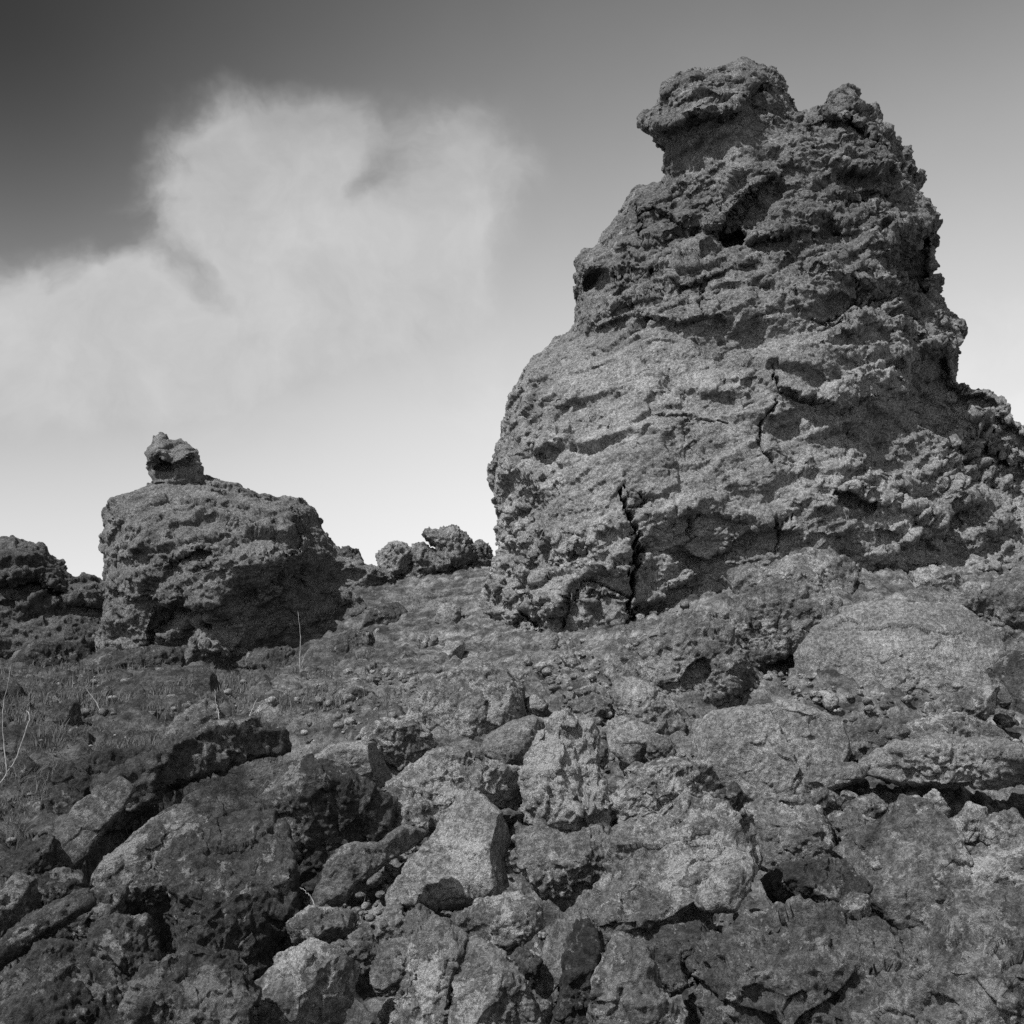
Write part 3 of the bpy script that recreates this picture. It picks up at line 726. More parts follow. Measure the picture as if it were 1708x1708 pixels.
BL = [
 # name, label, outline, options
 ('boulder','large rounded boulder capped with pale lichen, highest of the centre pile',[(690,1190),(705,1160),(740,1130),(790,1112),(830,1125),(862,1150),(866,1185),(855,1215),(820,1228),(800,1240),(765,1255),(740,1250),(705,1225),(690,1215)],dict(t=.55,rough=.8)),
 ('boulder','smooth oval boulder wedged between the lichen-capped boulder and the tall centre block',[(803,1250),(815,1230),(851,1209),(885,1197),(903,1207),(906,1228),(882,1263),(846,1279),(815,1269)],dict(mat=S,rough=.5,facets=3,p=2.4)),
 ('boulder','tall lichen-blotched block standing in the middle of the boulder pile',[(929,1204),(944,1197),(965,1204),(991,1225),(996,1245),(991,1274),(1019,1343),(1000,1365),(975,1385),(940,1398),(905,1380),(880,1346),(877,1292),(885,1266),(908,1225)],dict(t=.5,dy=-.3,planes=[((.1,.35,.9),.8),((-.1,-.75,.6),.85),((.85,-.2,.5),.85)])),
 ('rock_slab','tilted slab with a straight dark crack along its lower edge, above the pale smooth wedge',[(1024,1137),(1058,1135),(1110,1160),(1130,1176),(1132,1235),(1083,1215),(1040,1197),(1027,1171)],dict(t=.45,dy=-.1,mat=S)),
 ('boulder','pale smooth wedge of rock under the tilted cracked slab',[(1017,1205),(1040,1199),(1091,1220),(1086,1240),(1073,1251),(1052,1279),(1019,1251),(1014,1225)],dict(mat=S,rough=.4,facets=4)),
 ('stone','blocky stone lodged beneath the right end of the tilted cracked slab',[(1088,1226),(1115,1232),(1124,1255),(1105,1272),(1080,1262)],dict()),
 ('boulder','broad flat-faced boulder just right of the tall centre block',[(1027,1325),(1058,1300),(1083,1282),(1130,1276),(1176,1284),(1194,1305),(1180,1340),(1150,1352),(1110,1375),(1050,1365),(1035,1345)],dict(t=.5)),
 ('stone','narrow upright stone leaning in the gap beside the tall centre block',[(1000,1240),(1012,1247),(1014,1270),(1003,1282),(994,1262)],dict()),
 ('stone','small lichen-ringed stone resting on the left shoulder of the broad flat-faced boulder',[(1043,1285),(1058,1272),(1075,1276),(1078,1290),(1060,1298),(1048,1296)],dict()),
 ('boulder','big smooth hump of lava right of centre below the thin overhanging slab',[(1178,1235),(1200,1205),(1245,1190),(1300,1185),(1350,1195),(1385,1215),(1395,1250),(1375,1290),(1340,1330),(1300,1345),(1260,1330),(1210,1310),(1185,1280)],dict(mat=S,rough=.6,t=.45,facets=4)),
 ('boulder','rough cindery mass of fused lava with a dark right side, left of the overhanging slab',[(1060,1075),(1120,1050),(1190,1040),(1220,1055),(1235,1100),(1250,1150),(1240,1190),(1200,1210),(1150,1215),(1130,1180),(1080,1150),(1030,1135),(1020,1110)],dict(t=.4,rough=1.5)),
 ('rock_slab','thin overhanging slab with a black wedge-shaped gap beneath it',[(1215,1060),(1240,1005),(1290,975),(1350,985),(1384,1012),(1382,1046),(1320,1078),(1258,1115),(1236,1100)],dict(t=.35,dy=-.9,facets=3,planes=[((-.1,.6,.75),.8),((.35,-.85,.35),.93)])),
 ('boulder','largest pale smooth boulder, a low whaleback on the upper right slope',[(1350,1150),(1360,1090),(1385,1060),(1430,1035),(1500,1020),(1580,1030),(1620,1060),(1635,1085),(1625,1110),(1615,1155),(1560,1180),(1520,1195),(1460,1200),(1400,1200),(1360,1180)],dict(mat=S,rough=.6,t=.4,facets=3,planes=[((0,.5,.85),.8)])),
 ('stone','craggy crusted stone between the whaleback boulder and the dark block at the right edge',[(1545,1185),(1600,1160),(1650,1150),(1640,1190),(1600,1215),(1560,1210)],dict(rough=1.5,dy=-.2)),
 ('boulder','dark smooth-sided block cut by the right edge of the photo',[(1662,1125),(1700,1100),(1770,1120),(1770,1190),(1700,1195),(1665,1175)],dict(mat=D_,rough=.5)),
 ('rock_slab','short slab with a black slit under it below the whaleback boulder',[(1390,1235),(1430,1212),(1475,1205),(1500,1225),(1480,1252),(1430,1275),(1400,1268)],dict(t=.5)),
 ('rock_slab','long low flat slab with a thin black line beneath, right of the short slab',[(1465,1280),(1500,1255),(1580,1240),(1650,1245),(1700,1262),(1705,1290),(1620,1300),(1540,1298)],dict(t=.5,mat=S,dy=-.3)),
 ('stone','flat pale stone below the left end of the short slab',[(1345,1325),(1355,1290),(1400,1275),(1440,1280),(1430,1300),(1390,1312)],dict()),
 ('boulder','rough crust of lava directly below the whaleback boulder and above the long flat slab',[(1490,1230),(1540,1205),(1590,1200),(1640,1215),(1660,1235),(1600,1242),(1550,1245),(1510,1248)],dict(rough=1.4)),
 ('boulder','round-faced boulder marked with a pale ring, lower right of centre',[(1272,1360),(1319,1350),(1358,1360),(1367,1380),(1378,1410),(1361,1440),(1325,1449),(1283,1440),(1262,1413)],dict(t=.5,planes=[((-.25,.2,.95),.72)],facets=3)),
 ('rock_slab','thin upright flake pressed against the left side of the ring-marked boulder',[(1232,1390),(1245,1355),(1270,1342),(1276,1375),(1265,1410),(1280,1445),(1250,1430),(1235,1410)],dict(t=.5)),
 ('boulder','large diamond-shaped boulder with a black crack along its lower right edge',[(1485,1390),(1515,1358),(1545,1365),(1580,1395),(1600,1440),(1615,1475),(1605,1500),(1560,1535),(1530,1540),(1500,1530),(1460,1480),(1440,1445),(1422,1430),(1455,1410)],dict(t=.45,rough=.7,dy=-.3,planes=[((-.1,.35,.92),.72)],facets=3)),
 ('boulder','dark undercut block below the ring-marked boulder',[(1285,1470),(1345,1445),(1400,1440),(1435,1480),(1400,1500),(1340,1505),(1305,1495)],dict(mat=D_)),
 ('stone','cindery lump between the ring-marked and the diamond-shaped boulders',[(1390,1370),(1420,1360),(1458,1375),(1450,1400),(1420,1425),(1395,1410)],dict(rough=1.6)),
 ('stone','pitted crust stone beneath the flat pale stone, above the cindery lump',[(1338,1335),(1375,1320),(1402,1333),(1395,1352),(1350,1354)],dict(rough=1.6)),
 ('stone','pitted crust stone just right of its twin above the cindery lump',[(1412,1345),(1455,1328),(1475,1345),(1450,1362),(1420,1360)],dict(rough=1.6)),
 ('stone','upright stone standing in the black hollow right of the diamond-shaped boulder top',[(1600,1370),(1620,1348),(1640,1355),(1640,1385),(1622,1402),(1597,1392)],dict(dy=.1)),
 ('stone','knobbly lit stone near the right edge at the end of the black hollow',[(1648,1372),(1690,1358),(1708,1385),(1684,1408),(1652,1402)],dict(rough=1.4)),
 ('stone','narrow stone bridging the hollow above the peak of the diamond-shaped boulder',[(1535,1345),(1560,1325),(1578,1350),(1565,1375),(1540,1370)],dict()),
 ('boulder','very large rough boulder with lichen rims at bottom centre',[(1030,1415),(1070,1385),(1120,1362),(1180,1358),(1222,1380),(1242,1420),(1240,1450),(1200,1465),(1165,1490),(1170,1530),(1140,1560),(1080,1600),(1020,1595),(985,1560),(980,1520),(1010,1490),(1030,1460)],dict(t=.45,dy=-.2,planes=[((0,.5,.85),.75)])),
 ('stone','smooth rounded block with shaded belly on the right flank of the very large rough boulder',[(1165,1500),(1190,1465),(1235,1443),(1250,1440),(1243,1480),(1222,1512),(1180,1515)],dict(mat=S,rough=.4,dy=-.5,facets=3)),
 ('boulder','knobbly boulder below the tall centre block with a black hole on its right',[(872,1385),(905,1388),(945,1403),(1000,1385),(1015,1400),(1025,1440),(1000,1480),(970,1490),(940,1500),(900,1470),(880,1440)],dict(rough=1.2)),
 ('boulder','large pale smooth plate-like boulder left of the black hole under the centre block',[(700,1440),(740,1380),(770,1350),(800,1345),(830,1370),(850,1400),(835,1440),(840,1470),(800,1490),(740,1500),(700,1492),(668,1498),(665,1480),(690,1455)],dict(t=.4,mat=S,rough=.5,planes=[((-.25,.35,.9),.66)],facets=2)),
 ('stone','round stone the size of a ball in the cleft right of the pale plate-like boulder',[(842,1430),(862,1415),(877,1425),(870,1450),(845,1454)],dict(p=2.2,facets=2)),
 ('rock_slab','long lit slab slanting over a deep black gap at lower left of centre',[(555,1440),(580,1416),(627,1414),(660,1392),(700,1400),(650,1432),(624,1452),(596,1470),(555,1514),(529,1509),(530,1490),(547,1465)],dict(t=.4,dy=-.5,rough=.8)),
 ('boulder','rock edged with bright lichen just above the long lit slab',[(615,1400),(635,1350),(655,1322),(690,1330),(715,1345),(745,1340),(735,1370),(700,1395),(670,1408),(640,1412)],dict(rough=1.1)),
 ('boulder','wide lichen-speckled block under the oval boulder, left of the tall centre block',[(660,1310),(690,1285),(720,1262),(765,1256),(800,1275),(865,1285),(872,1330),(855,1347),(815,1342),(780,1347),(735,1347),(700,1332)],dict(t=.5,rough=1.1)),
 ('boulder','smooth wedge-shaped boulder with a black triangular gap on its right',[(525,1280),(560,1245),(605,1237),(622,1242),(650,1290),(650,1303),(610,1315),(575,1307),(560,1302)],dict(mat=S,rough=.5,t=.5)),
 ('rock_slab','mossy plate behind the triangular gap, below and left of the lichen-capped boulder',[(600,1232),(620,1205),(690,1208),(722,1240),(700,1262),(667,1278),(640,1255),(618,1240)],dict(t=.5,dy=.1)),
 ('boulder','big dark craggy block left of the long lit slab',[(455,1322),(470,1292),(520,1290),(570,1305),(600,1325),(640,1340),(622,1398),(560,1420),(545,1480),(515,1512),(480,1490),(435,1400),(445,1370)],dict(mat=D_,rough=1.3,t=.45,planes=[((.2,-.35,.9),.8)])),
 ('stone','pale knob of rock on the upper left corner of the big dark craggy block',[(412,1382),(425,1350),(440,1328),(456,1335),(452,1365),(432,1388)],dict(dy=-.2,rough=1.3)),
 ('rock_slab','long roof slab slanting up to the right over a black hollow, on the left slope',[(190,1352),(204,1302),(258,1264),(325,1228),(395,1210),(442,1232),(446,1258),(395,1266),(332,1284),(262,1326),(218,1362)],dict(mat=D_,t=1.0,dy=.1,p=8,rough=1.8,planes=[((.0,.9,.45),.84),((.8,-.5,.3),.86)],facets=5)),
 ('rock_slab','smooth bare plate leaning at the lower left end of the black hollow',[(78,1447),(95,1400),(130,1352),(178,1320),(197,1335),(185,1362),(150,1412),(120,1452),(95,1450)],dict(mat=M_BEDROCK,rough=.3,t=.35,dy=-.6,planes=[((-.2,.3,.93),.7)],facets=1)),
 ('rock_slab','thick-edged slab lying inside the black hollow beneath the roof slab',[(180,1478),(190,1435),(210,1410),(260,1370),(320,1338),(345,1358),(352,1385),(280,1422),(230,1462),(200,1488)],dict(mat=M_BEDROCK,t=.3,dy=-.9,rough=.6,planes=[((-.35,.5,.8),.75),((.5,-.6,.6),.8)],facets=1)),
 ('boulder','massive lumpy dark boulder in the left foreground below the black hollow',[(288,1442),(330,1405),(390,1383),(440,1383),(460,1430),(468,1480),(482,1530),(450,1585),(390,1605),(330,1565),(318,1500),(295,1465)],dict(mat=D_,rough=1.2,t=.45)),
 ('stone','small pale-topped stone wedged beneath the thick-edged slab',[(205,1492),(235,1470),(262,1455),(276,1480),(302,1490),(250,1502)],dict(mat=D_)),
 ('stone','squarish dark stone under a dark pit, left of the massive lumpy boulder',[(165,1562),(180,1542),(235,1545),(252,1600),(205,1622),(172,1602)],dict(mat=D_)),
 ('stone','pointed dark stone between the squarish stone and the fallen branchlike slab at left',[(115,1530),(150,1500),(190,1500),(182,1560),(140,1577),(118,1562)],dict(mat=D_)),
 ('stone','rounded stone cut by the left edge below the small shaded block',[(-20,1540),(0,1500),(20,1475),(45,1480),(52,1520),(10,1548)],dict(mat=D_)),
 ('rock_slab','narrow slanting dark slab running up from the lower left edge',[(-20,1590),(60,1530),(110,1508),(118,1530),(60,1562),(0,1612)],dict(mat=D_,dy=-.2)),
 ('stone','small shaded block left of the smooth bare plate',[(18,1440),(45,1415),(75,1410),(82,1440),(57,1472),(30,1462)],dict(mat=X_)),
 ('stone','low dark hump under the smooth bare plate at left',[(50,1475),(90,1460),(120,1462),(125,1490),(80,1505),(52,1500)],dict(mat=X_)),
 ('boulder','grainy grey boulder cut by the bottom edge, left of centre',[(408,1760),(440,1655),(470,1625),(510,1605),(560,1615),(578,1640),(562,1680),(520,1760)],dict(t=.4,rough=.8,dy=.3)),
 ('stone','blocky rubble stone below the lower tip of the long lit slab',[(490,1540),(520,1520),(560,1525),(587,1528),(582,1555),(540,1567),(500,1562)],dict()),
 ('stone','flat-topped stone at the upper edge of the dark pit near the bottom edge',[(540,1592),(570,1575),(615,1580),(627,1605),(590,1622),(555,1607)],dict()),
 ('stone','little round stone under the black gap of the long lit slab',[(585,1562),(603,1552),(620,1560),(617,1580),(592,1577)],dict(p=2.2)),
 ('stone','rounded pale half-split stone right of the little round stone',[(630,1557),(645,1522),(665,1515),(680,1540),(672,1577),(640,1574)],dict(mat=S)),
 ('stone','domed stone touching the half-split stone, below the pale plate-like boulder',[(675,1545),(698,1515),(718,1530),(727,1562),(704,1582),(678,1572)],dict()),
 ('stone','knobbly upright stone above the bottom dark pit, right side',[(625,1622),(640,1582),(670,1572),(687,1600),(672,1642),(640,1648)],dict(rough=1.3)),
 ('boulder','tall narrow boulder at the bottom edge with a black slot on its right',[(660,1770),(665,1690),(690,1640),(688,1600),(700,1575),(740,1568),(766,1590),(748,1640),(736,1700),(728,1770)],dict(t=.5,dy=.1)),
 ('boulder','arched boulder with a lit rim below the pale plate-like boulder',[(750,1572),(770,1532),(820,1507),(860,1500),(888,1520),(892,1547),(850,1577),(800,1592),(770,1592)],dict(dy=-.2)),
 ('boulder','lichen-spotted block at the bottom edge right of the black slot',[(780,1770),(772,1690),(768,1612),(800,1590),(832,1610),(862,1650),(884,1700),(878,1770)],dict(t=.5,dy=.1)),
 ('rock_slab','bright smooth leaning slab above the big black hole at bottom centre',[(903,1602),(930,1545),(956,1550),(962,1570),(942,1620),(915,1648),(900,1640)],dict(mat=S,rough=.4,dy=-.2)),
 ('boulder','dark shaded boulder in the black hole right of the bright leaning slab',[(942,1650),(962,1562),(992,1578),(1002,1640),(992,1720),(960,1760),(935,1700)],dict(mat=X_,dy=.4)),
 ('stone','small square dark stone left of the bright leaning slab',[(845,1607),(866,1588),(897,1605),(887,1640),(866,1628)],dict(mat=D_,dy=-.2)),
 ('boulder','flat-faced boulder at the bottom edge under the very large rough boulder',[(995,1770),(1000,1700),(1012,1650),(1040,1605),(1080,1615),(1092,1660),(1122,1700),(1110,1770)],dict(t=.45)),
 ('boulder','dark pitted stone at the lower right foot of the very large rough boulder',[(1070,1592),(1110,1557),(1160,1545),(1177,1570),(1142,1602),(1100,1607)],dict(mat=D_,dy=-.3)),
 ('stone','flat dark stone beside the top of the bottom-edge flat-faced boulder',[(1085,1620),(1130,1610),(1142,1640),(1112,1657)],dict(mat=D_)),
 ('rock_slab','pale lit slab with a shaded right face above the roof slab on the left slope',[(275,1240),(300,1200),(338,1172),(352,1178),(372,1212),(352,1234),(310,1240)],dict(t=.5,dy=-.2,planes=[((-.5,.5,.7),.7)],facets=2)),
 ('stone','small pale stone beside the bare twig above the roof slab',[(430,1190),(438,1170),(455,1163),(465,1178),(448,1200)],dict()),
 ('stone','low dark stone half sunk in the mossy slope left of the lichen-capped boulder',[(558,1168),(590,1148),(622,1155),(614,1177),(575,1184)],dict(mat=D_,rough=.5)),
 ('stone','small upright pale stone right of the lichen-capped boulder behind the oval boulder',[(875,1168),(893,1158),(914,1175),(907,1197),(882,1192)],dict()),
 ('stone','rough stone behind the top of the tall centre block',[(950,1172),(990,1160),(1017,1175),(1007,1200),(965,1202)],dict(dy=.2)),
 ('stone','little stone with a dark notch under it, left above the tilted cracked slab',[(958,1152),(988,1143),(1000,1156),(970,1167)],dict()),
 ('stone','stone leaning in the dark hole between the smooth hump and the broad flat-faced boulder',[(1200,1322),(1225,1310),(1242,1330),(1222,1362),(1205,1347)],dict(mat=D_)),
 ('boulder','long lit hump of rubble-crusted rock on the crest in front of the spire base',[(1228,952),(1262,938),(1290,946),(1340,928),(1385,926),(1425,955),(1400,1000),(1300,1005),(1240,990)],dict(t=.4,rough=1.2)),
 ('boulder','crusty pale boulder on the crest right of the long lit hump',[(1515,975),(1530,958),(1560,950),(1592,962),(1602,990),(1560,1002),(1525,992)],dict(rough=1.4)),
 ('stone','cracked stone below the crusty crest boulder',[(1570,1005),(1600,990),(1640,1000),(1648,1025),(1600,1035)],dict(rough=1.3)),
 ('boulder','broken boulder at the right edge on the upper slope',[(1665,1000),(1700,975),(1770,985),(1770,1050),(1700,1060),(1670,1035)],dict()),
 ('rock_slab','great flat slab of bedrock in the lower right corner area',[(1180,1650),(1240,1590),(1340,1555),(1460,1568),(1560,1610),(1500,1670),(1430,1695),(1300,1720),(1200,1712)],dict(t=.35,rough=2.0,mat=M_BEDROCK,facets=5,planes=[((0,.6,.8),.7)])),
 ('rock_slab','rough mottled bedrock slab filling the bottom right corner',[(1490,1780),(1520,1690),(1580,1610),(1660,1570),(1790,1560),(1800,1780)],dict(t=.35,rough=2.0,mat=M_BEDROCK,facets=2,planes=[((0,.6,.8),.7)])),
 ('boulder','low slab at the right edge below the knobbly lit stone',[(1620,1480),(1660,1440),(1720,1430),(1790,1450),(1790,1540),(1700,1550),(1640,1530)],dict(t=.4)),
 ('stone','small bright stone in the notch left of the diamond-shaped boulder foot',[(1405,1510),(1423,1495),(1445,1498),(1445,1522),(1420,1526)],dict()),
 ('stone','flat bright sliver of stone lying on the great flat slab top',[(1370,1548),(1398,1535),(1425,1538),(1412,1554),(1380,1556)],dict()),
 ('stone','tiny bright stone below the smooth rounded block with shaded belly',[(1312,1528),(1328,1510),(1343,1515),(1340,1535),(1322,1542)],dict()),
 ('boulder','dark boulder at the bottom edge, far left',[(20,1760),(40,1690),(90,1650),(150,1645),(200,1690),(210,1770)],dict(mat=X_,t=.5)),
 ('boulder','dark boulder near the bottom edge between the far-left boulder and the grainy grey one',[(230,1700),(260,1640),(310,1615),(370,1630),(400,1680),(380,1770),(240,1770)],dict(mat=X_,t=.5)),
 ('boulder','low dark boulder in the left foreground under the squarish stone',[(30,1640),(70,1590),(130,1590),(160,1620),(120,1650),(50,1660)],dict(mat=X_,t=.5)),
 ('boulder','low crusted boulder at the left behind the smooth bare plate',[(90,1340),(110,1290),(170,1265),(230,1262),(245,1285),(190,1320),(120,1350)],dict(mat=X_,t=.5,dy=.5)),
 ('boulder','low dark rocky ledge at the left foot of the butte',[(165,1118),(190,1095),(250,1088),(320,1080),(338,1100),(280,1126),(200,1136)],dict(mat=D_,rough=1.5)),
 ('stone','pale fallen block in the cavity at the foot of the butte',[(326,1092),(342,1055),(372,1060),(392,1092),(360,1112)],dict(rough=1.4)),
 ('boulder','dark broken block lying below the centre of the butte',[(398,1112),(428,1085),(480,1080),(522,1096),(480,1120)],dict(mat=D_,rough=1.5)),
 ('boulder','dark rubble heap at the right foot of the butte',[(540,1092),(570,1062),(612,1056),(642,1078),(590,1106)],dict(mat=D_,rough=1.6)),
 ('stone','dark stone higher up the gully right of the butte',[(600,1052),(622,1018),(660,1008),(684,1030),(642,1062)],dict(mat=D_,rough=1.5)),
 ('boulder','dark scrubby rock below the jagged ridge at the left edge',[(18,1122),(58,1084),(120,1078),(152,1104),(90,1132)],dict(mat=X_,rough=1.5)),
 # saddle stones against the sky
 ('stone','pale rounded stone on the skyline saddle, leftmost of its cluster',[(630,932),(650,905),(670,906),(685,922),(690,952),(660,962),(636,950)],dict(mat=S,dy=0)),
 ('stone','squat stone second in the skyline cluster between butte and spire',[(683,916),(705,906),(720,920),(734,932),(728,955),(694,958)],dict()),
 ('boulder','crag shaped like a beaked anvil, highest of the skyline cluster',[(711,887),(745,884),(762,880),(775,893),(787,915),(800,940),(760,962),(730,950),(728,910),(713,896)],dict(rough=.8,facets=3)),
 ('stone','low rounded stone on the skyline touching the foot of the spire',[(782,915),(800,903),(818,914),(824,940),(790,948)],dict()),
 ('stone','small tilted stone just below the skyline cluster',[(670,965),(690,950),(712,958),(706,978),(680,980)],dict()),
 ('stone','small rounded stone on the skyline beside the right end of the butte',[(560,925),(575,912),(598,920),(604,938),(572,945)],dict(mat=D_)),
]
occ = []
for name, label, outl, kw in BL:
    cat = {'boulder': 'boulder', 'rock_slab': 'rock slab', 'stone': 'stone'}[name]
    sky = outl[0][1] < 970 and outl[0][0] < 830
    if sky:
        kw = dict(kw); ym = np.mean([q[1] for q in outl]); xm = np.mean([q[0] for q in outl])
        kw['dy'] = 27.0 - hit(xm, ym); kw['rough'] = 2.2
    _, cx, cy, a = boulder(name, label, cat, outl, **kw)
    occ.append((cx, cy, a * .45))
print('boulders', len(BL), round(time.time() - T00, 1))

# ------------------------------------------------------------------ loose stones: countable ones as things, grit as stuff
def pebble(N, r, ff=7):
    Dv, Fc = cubesphere(N); sc = r.uniform([.8, .7, .55], [1.2, 1.0, .85])
    rr = np.ones(len(Dv))
    for k in range(ff):
        n = r.normal(size=3); n /= np.linalg.norm(n); dn = Dv @ n
        rr = np.minimum(rr, np.where(dn > .05, r.uniform(.62, .9) / np.maximum(dn, .05), 9))
    V = Dv * rr[:, None] * sc
    Nn = vnormals(V, Fc); o = r.uniform(0, 99)
    V = V + Nn * (0.10 * fbm(V, .8, 2, o) + .06 * billow(V, .3, o + 1))[:, None]
    if (V * Nn).sum() < 0: Fc = Fc[:, ::-1]
    return V, Fc
rg = np.random.default_rng(21)
protos = []
for i in range(9):
    V, Fc = pebble(16, rg); me = mesh_obj('rubble_stone', V, Fc, (M_BOULDER, M_BOULDER, M_BOULDER_S)[i % 3]); protos.append(me)
first = [True] * 9
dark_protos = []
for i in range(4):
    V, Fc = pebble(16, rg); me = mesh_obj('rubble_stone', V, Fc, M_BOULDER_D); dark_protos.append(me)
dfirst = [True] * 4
placed = 0
ZN = [  # zone, label, group
 (lambda x, y: y > 1480 and x > 620, 'small grey rubble stone filling the gaps between the boulders nearest the bottom edge', 'rubble stones along the bottom of the pile'),
 (lambda x, y: y < 1160, 'small grey rubble stone lying on the upper slope below the spire', 'rubble stones on the upper slope'),
 (lambda x, y: x < 560, 'small dark rubble stone on the shaded left slope', 'rubble stones on the left slope'),
 (lambda x, y: True, 'small grey rubble stone lodged between boulders in the middle of the pile', 'rubble stones in the middle of the pile')]
tries = 0
while placed < 250 and tries < 6000:
    tries += 1
    px = rg.uniform(10, 1700); py = rg.uniform(985, 1700)
    if px < 600 and py < 1120: continue
    if px < 850 and py < 1030: continue
    if px < 560 and rg.random() < .5: continue
    if any(abs(px - a) < c * 1.05 and abs(py - b) < c * .95 for a, b, c in occ): continue
    _Y0 = hit(px, py); _q0 = P(px, py, _Y0)
    if float(lower(_q0[0], _q0[1])) > .80: continue
    spx = rg.choice([7, 9, 12, 16, 22, 30], p=[.16, .2, .22, .2, .13, .09])
    Y = hit(px, py); q = P(px, py, Y); s = spx * Y / FPX
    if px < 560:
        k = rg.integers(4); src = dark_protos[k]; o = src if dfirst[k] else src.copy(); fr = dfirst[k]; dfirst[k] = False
    else:
        k = rg.integers(9); src = protos[k]; o = src if first[k] else src.copy(); fr = first[k]; first[k] = False
    if not fr: COL.objects.link(o)
    z = float(Hq(q[0], q[1]) - lower(q[0], q[1]) * .75)
    o.location = (float(q[0]), float(q[1]), z + s * .25); o.scale = (float(s),) * 3
    o.rotation_euler = [float(v) for v in rg.uniform(0, 6.28, 3)]
    for fn, lb, gr in ZN:
        if fn(px, py): tag(o, lb, 'stone', gr); break
    occ.append((px, py, spx * .6)); placed += 1
for i, f in enumerate(first):
    if f: bpy.data.objects.remove(protos[i])
for i, f in enumerate(dfirst):
    if f: bpy.data.objects.remove(dark_protos[i])

# grit: many tiny stones in one object
gv = []; gf = []; base = 0
gp = [pebble(3, rg, 4) for _ in range(10)]
ns = 11000
gpx = rg.uniform(-40, 1750, ns); gpy = rg.uniform(1010, 1760, ns)
lut_x = np.linspace(-60, 1770, 48); lut_y = np.linspace(990, 1780, 60)
LUT = np.array([[hit(a, b) for b in lut_y] for a in lut_x])
def hitq(px, py):
    u = np.clip((px + 60) / 1830 * 47, 0, 46.999); v = np.clip((py - 990) / 790 * 59, 0, 58.999)
    i = u.astype(int); j = v.astype(int); fu = u - i; fv = v - j
    return LUT[i, j] * (1 - fu) * (1 - fv) + LUT[i + 1, j] * fu * (1 - fv) + LUT[i, j + 1] * (1 - fu) * fv + LUT[i + 1, j + 1] * fu * fv
gY = hitq(gpx, gpy)
for i in range(ns):
    if gpx[i] < 500 and rg.random() < .75: continue
    if gpy[i] < 1120 and gpx[i] < 900: continue
    q = P(gpx[i], gpy[i], gY[i]) + rg.normal(0, .1, 3) * [1, 1, 0]
    s = (2.0 + 9.0 * rg.random() ** 3) * gY[i] / FPX
    if float(lower(q[0], q[1])) > .85: continue
    z = float(Hq(q[0], q[1]) - lower(q[0], q[1])) + 0.05
    V, Fc = gp[i % 10]; a = rg.uniform(0, 6.28); c, sn = math.cos(a), math.sin(a)
    Rm = np.array([[c, -sn, 0], [sn, c, 0], [0, 0, 1]])
    gv.append(V @ Rm.T * s + [q[0], q[1], z]); gf.append(Fc + base); base += len(V)
o = mesh_obj('gravel', np.concatenate(gv), np.concatenate(gf), M_BOULDER); tag(o, 'small broken lava gravel strewn over the ground between the boulders', 'gravel', kind='stuff')
print('rubble', placed, round(time.time() - T00, 1))

# ------------------------------------------------------------------ plants
def tube(path, r0, r1, sides=6):
    path = np.asarray(path, float); n = len(path); V = []; Fc = []
    for i in range(n):
        t = path[min(i + 1, n - 1)] - path[max(i - 1, 0)]; t /= np.linalg.norm(t)
        a = np.cross(t, [0, 1, .1]); a /= np.linalg.norm(a); b = np.cross(t, a); r = r0 + (r1 - r0) * i / (n - 1)
        for k in range(sides):
            an = 2 * math.pi * k / sides; V.append(path[i] + r * (math.cos(an) * a + math.sin(an) * b))
    for i in range(n - 1):
        for k in range(sides):
            k2 = (k + 1) % sides
            Fc.append((i * sides + k, i * sides + k2, (i + 1) * sides + k2, (i + 1) * sides + k))
    return np.array(V), np.array(Fc)

def smooth_path(pts, n=24):
    pts = np.asarray(pts, float); t = np.linspace(0, len(pts) - 1, n); out = []
    for v in t:
        i = min(int(v), len(pts) - 2); f = v - i
        p0 = pts[max(i - 1, 0)]; p1 = pts[i]; p2 = pts[i + 1]; p3 = pts[min(i + 2, len(pts) - 1)]
        out.append(.5 * ((2 * p1) + (p2 - p0) * f + (2 * p0 - 5 * p1 + 4 * p2 - p3) * f * f + (3 * p1 - p0 - 3 * p2 + p3) * f ** 3))
    return np.array(out)

TW_ = [
 ('pale forked bare sapling at the left edge', 13.2, [([(-8,1318),(10,1292),(25,1268),(45,1215),(49,1192),(44,1186)], 1.5, .9), ([(11,1290),(9,1260),(5,1225),(5,1180),(12,1145),(19,1105)], 1.4, .4)]),
 ('thin dark leaning twig left of the pale lit slab', 16.0, [([(192,1235),(180,1212),(170,1190),(158,1168),(143,1148)], 1.3, .5), ([(182,1215),(172,1195)], .8, .4)]),
 ('short pale twig standing right of the lit slab above the black hollow', 13.2, [([(410,1216),(416,1196),(423,1180),(429,1165)], 1.5, .6), ([(416,1196),(430,1182),(440,1170)], .9, .4)]),
 ('tall thin birch stem in front of the butte\'s dark undercut', 18.5, [([(511,1194),(505,1165),(502,1140),(500,1095),(501,1060),(497,1020)], 1.5, .35), ([(512,1152),(525,1142),(540,1138)], .9, .4), ([(502,1110),(510,1090),(520,1078)], .6, .3)]),
 ('fallen dead branch across the top of the roof slab', 12.9, [([(355,1238),(375,1226),(392,1212),(402,1203)], 2.0, .8)]),
 ('leaning grey twig behind the roof slab', 13.2, [([(372,1222),(365,1195),(360,1170),(358,1150)], 1.1, .4)]),
 ('curved dry grass stalk over the dark slot below the big craggy block', 8.2, [([(524,1510),(518,1496),(508,1486),(500,1480)], .9, .4)]),
]
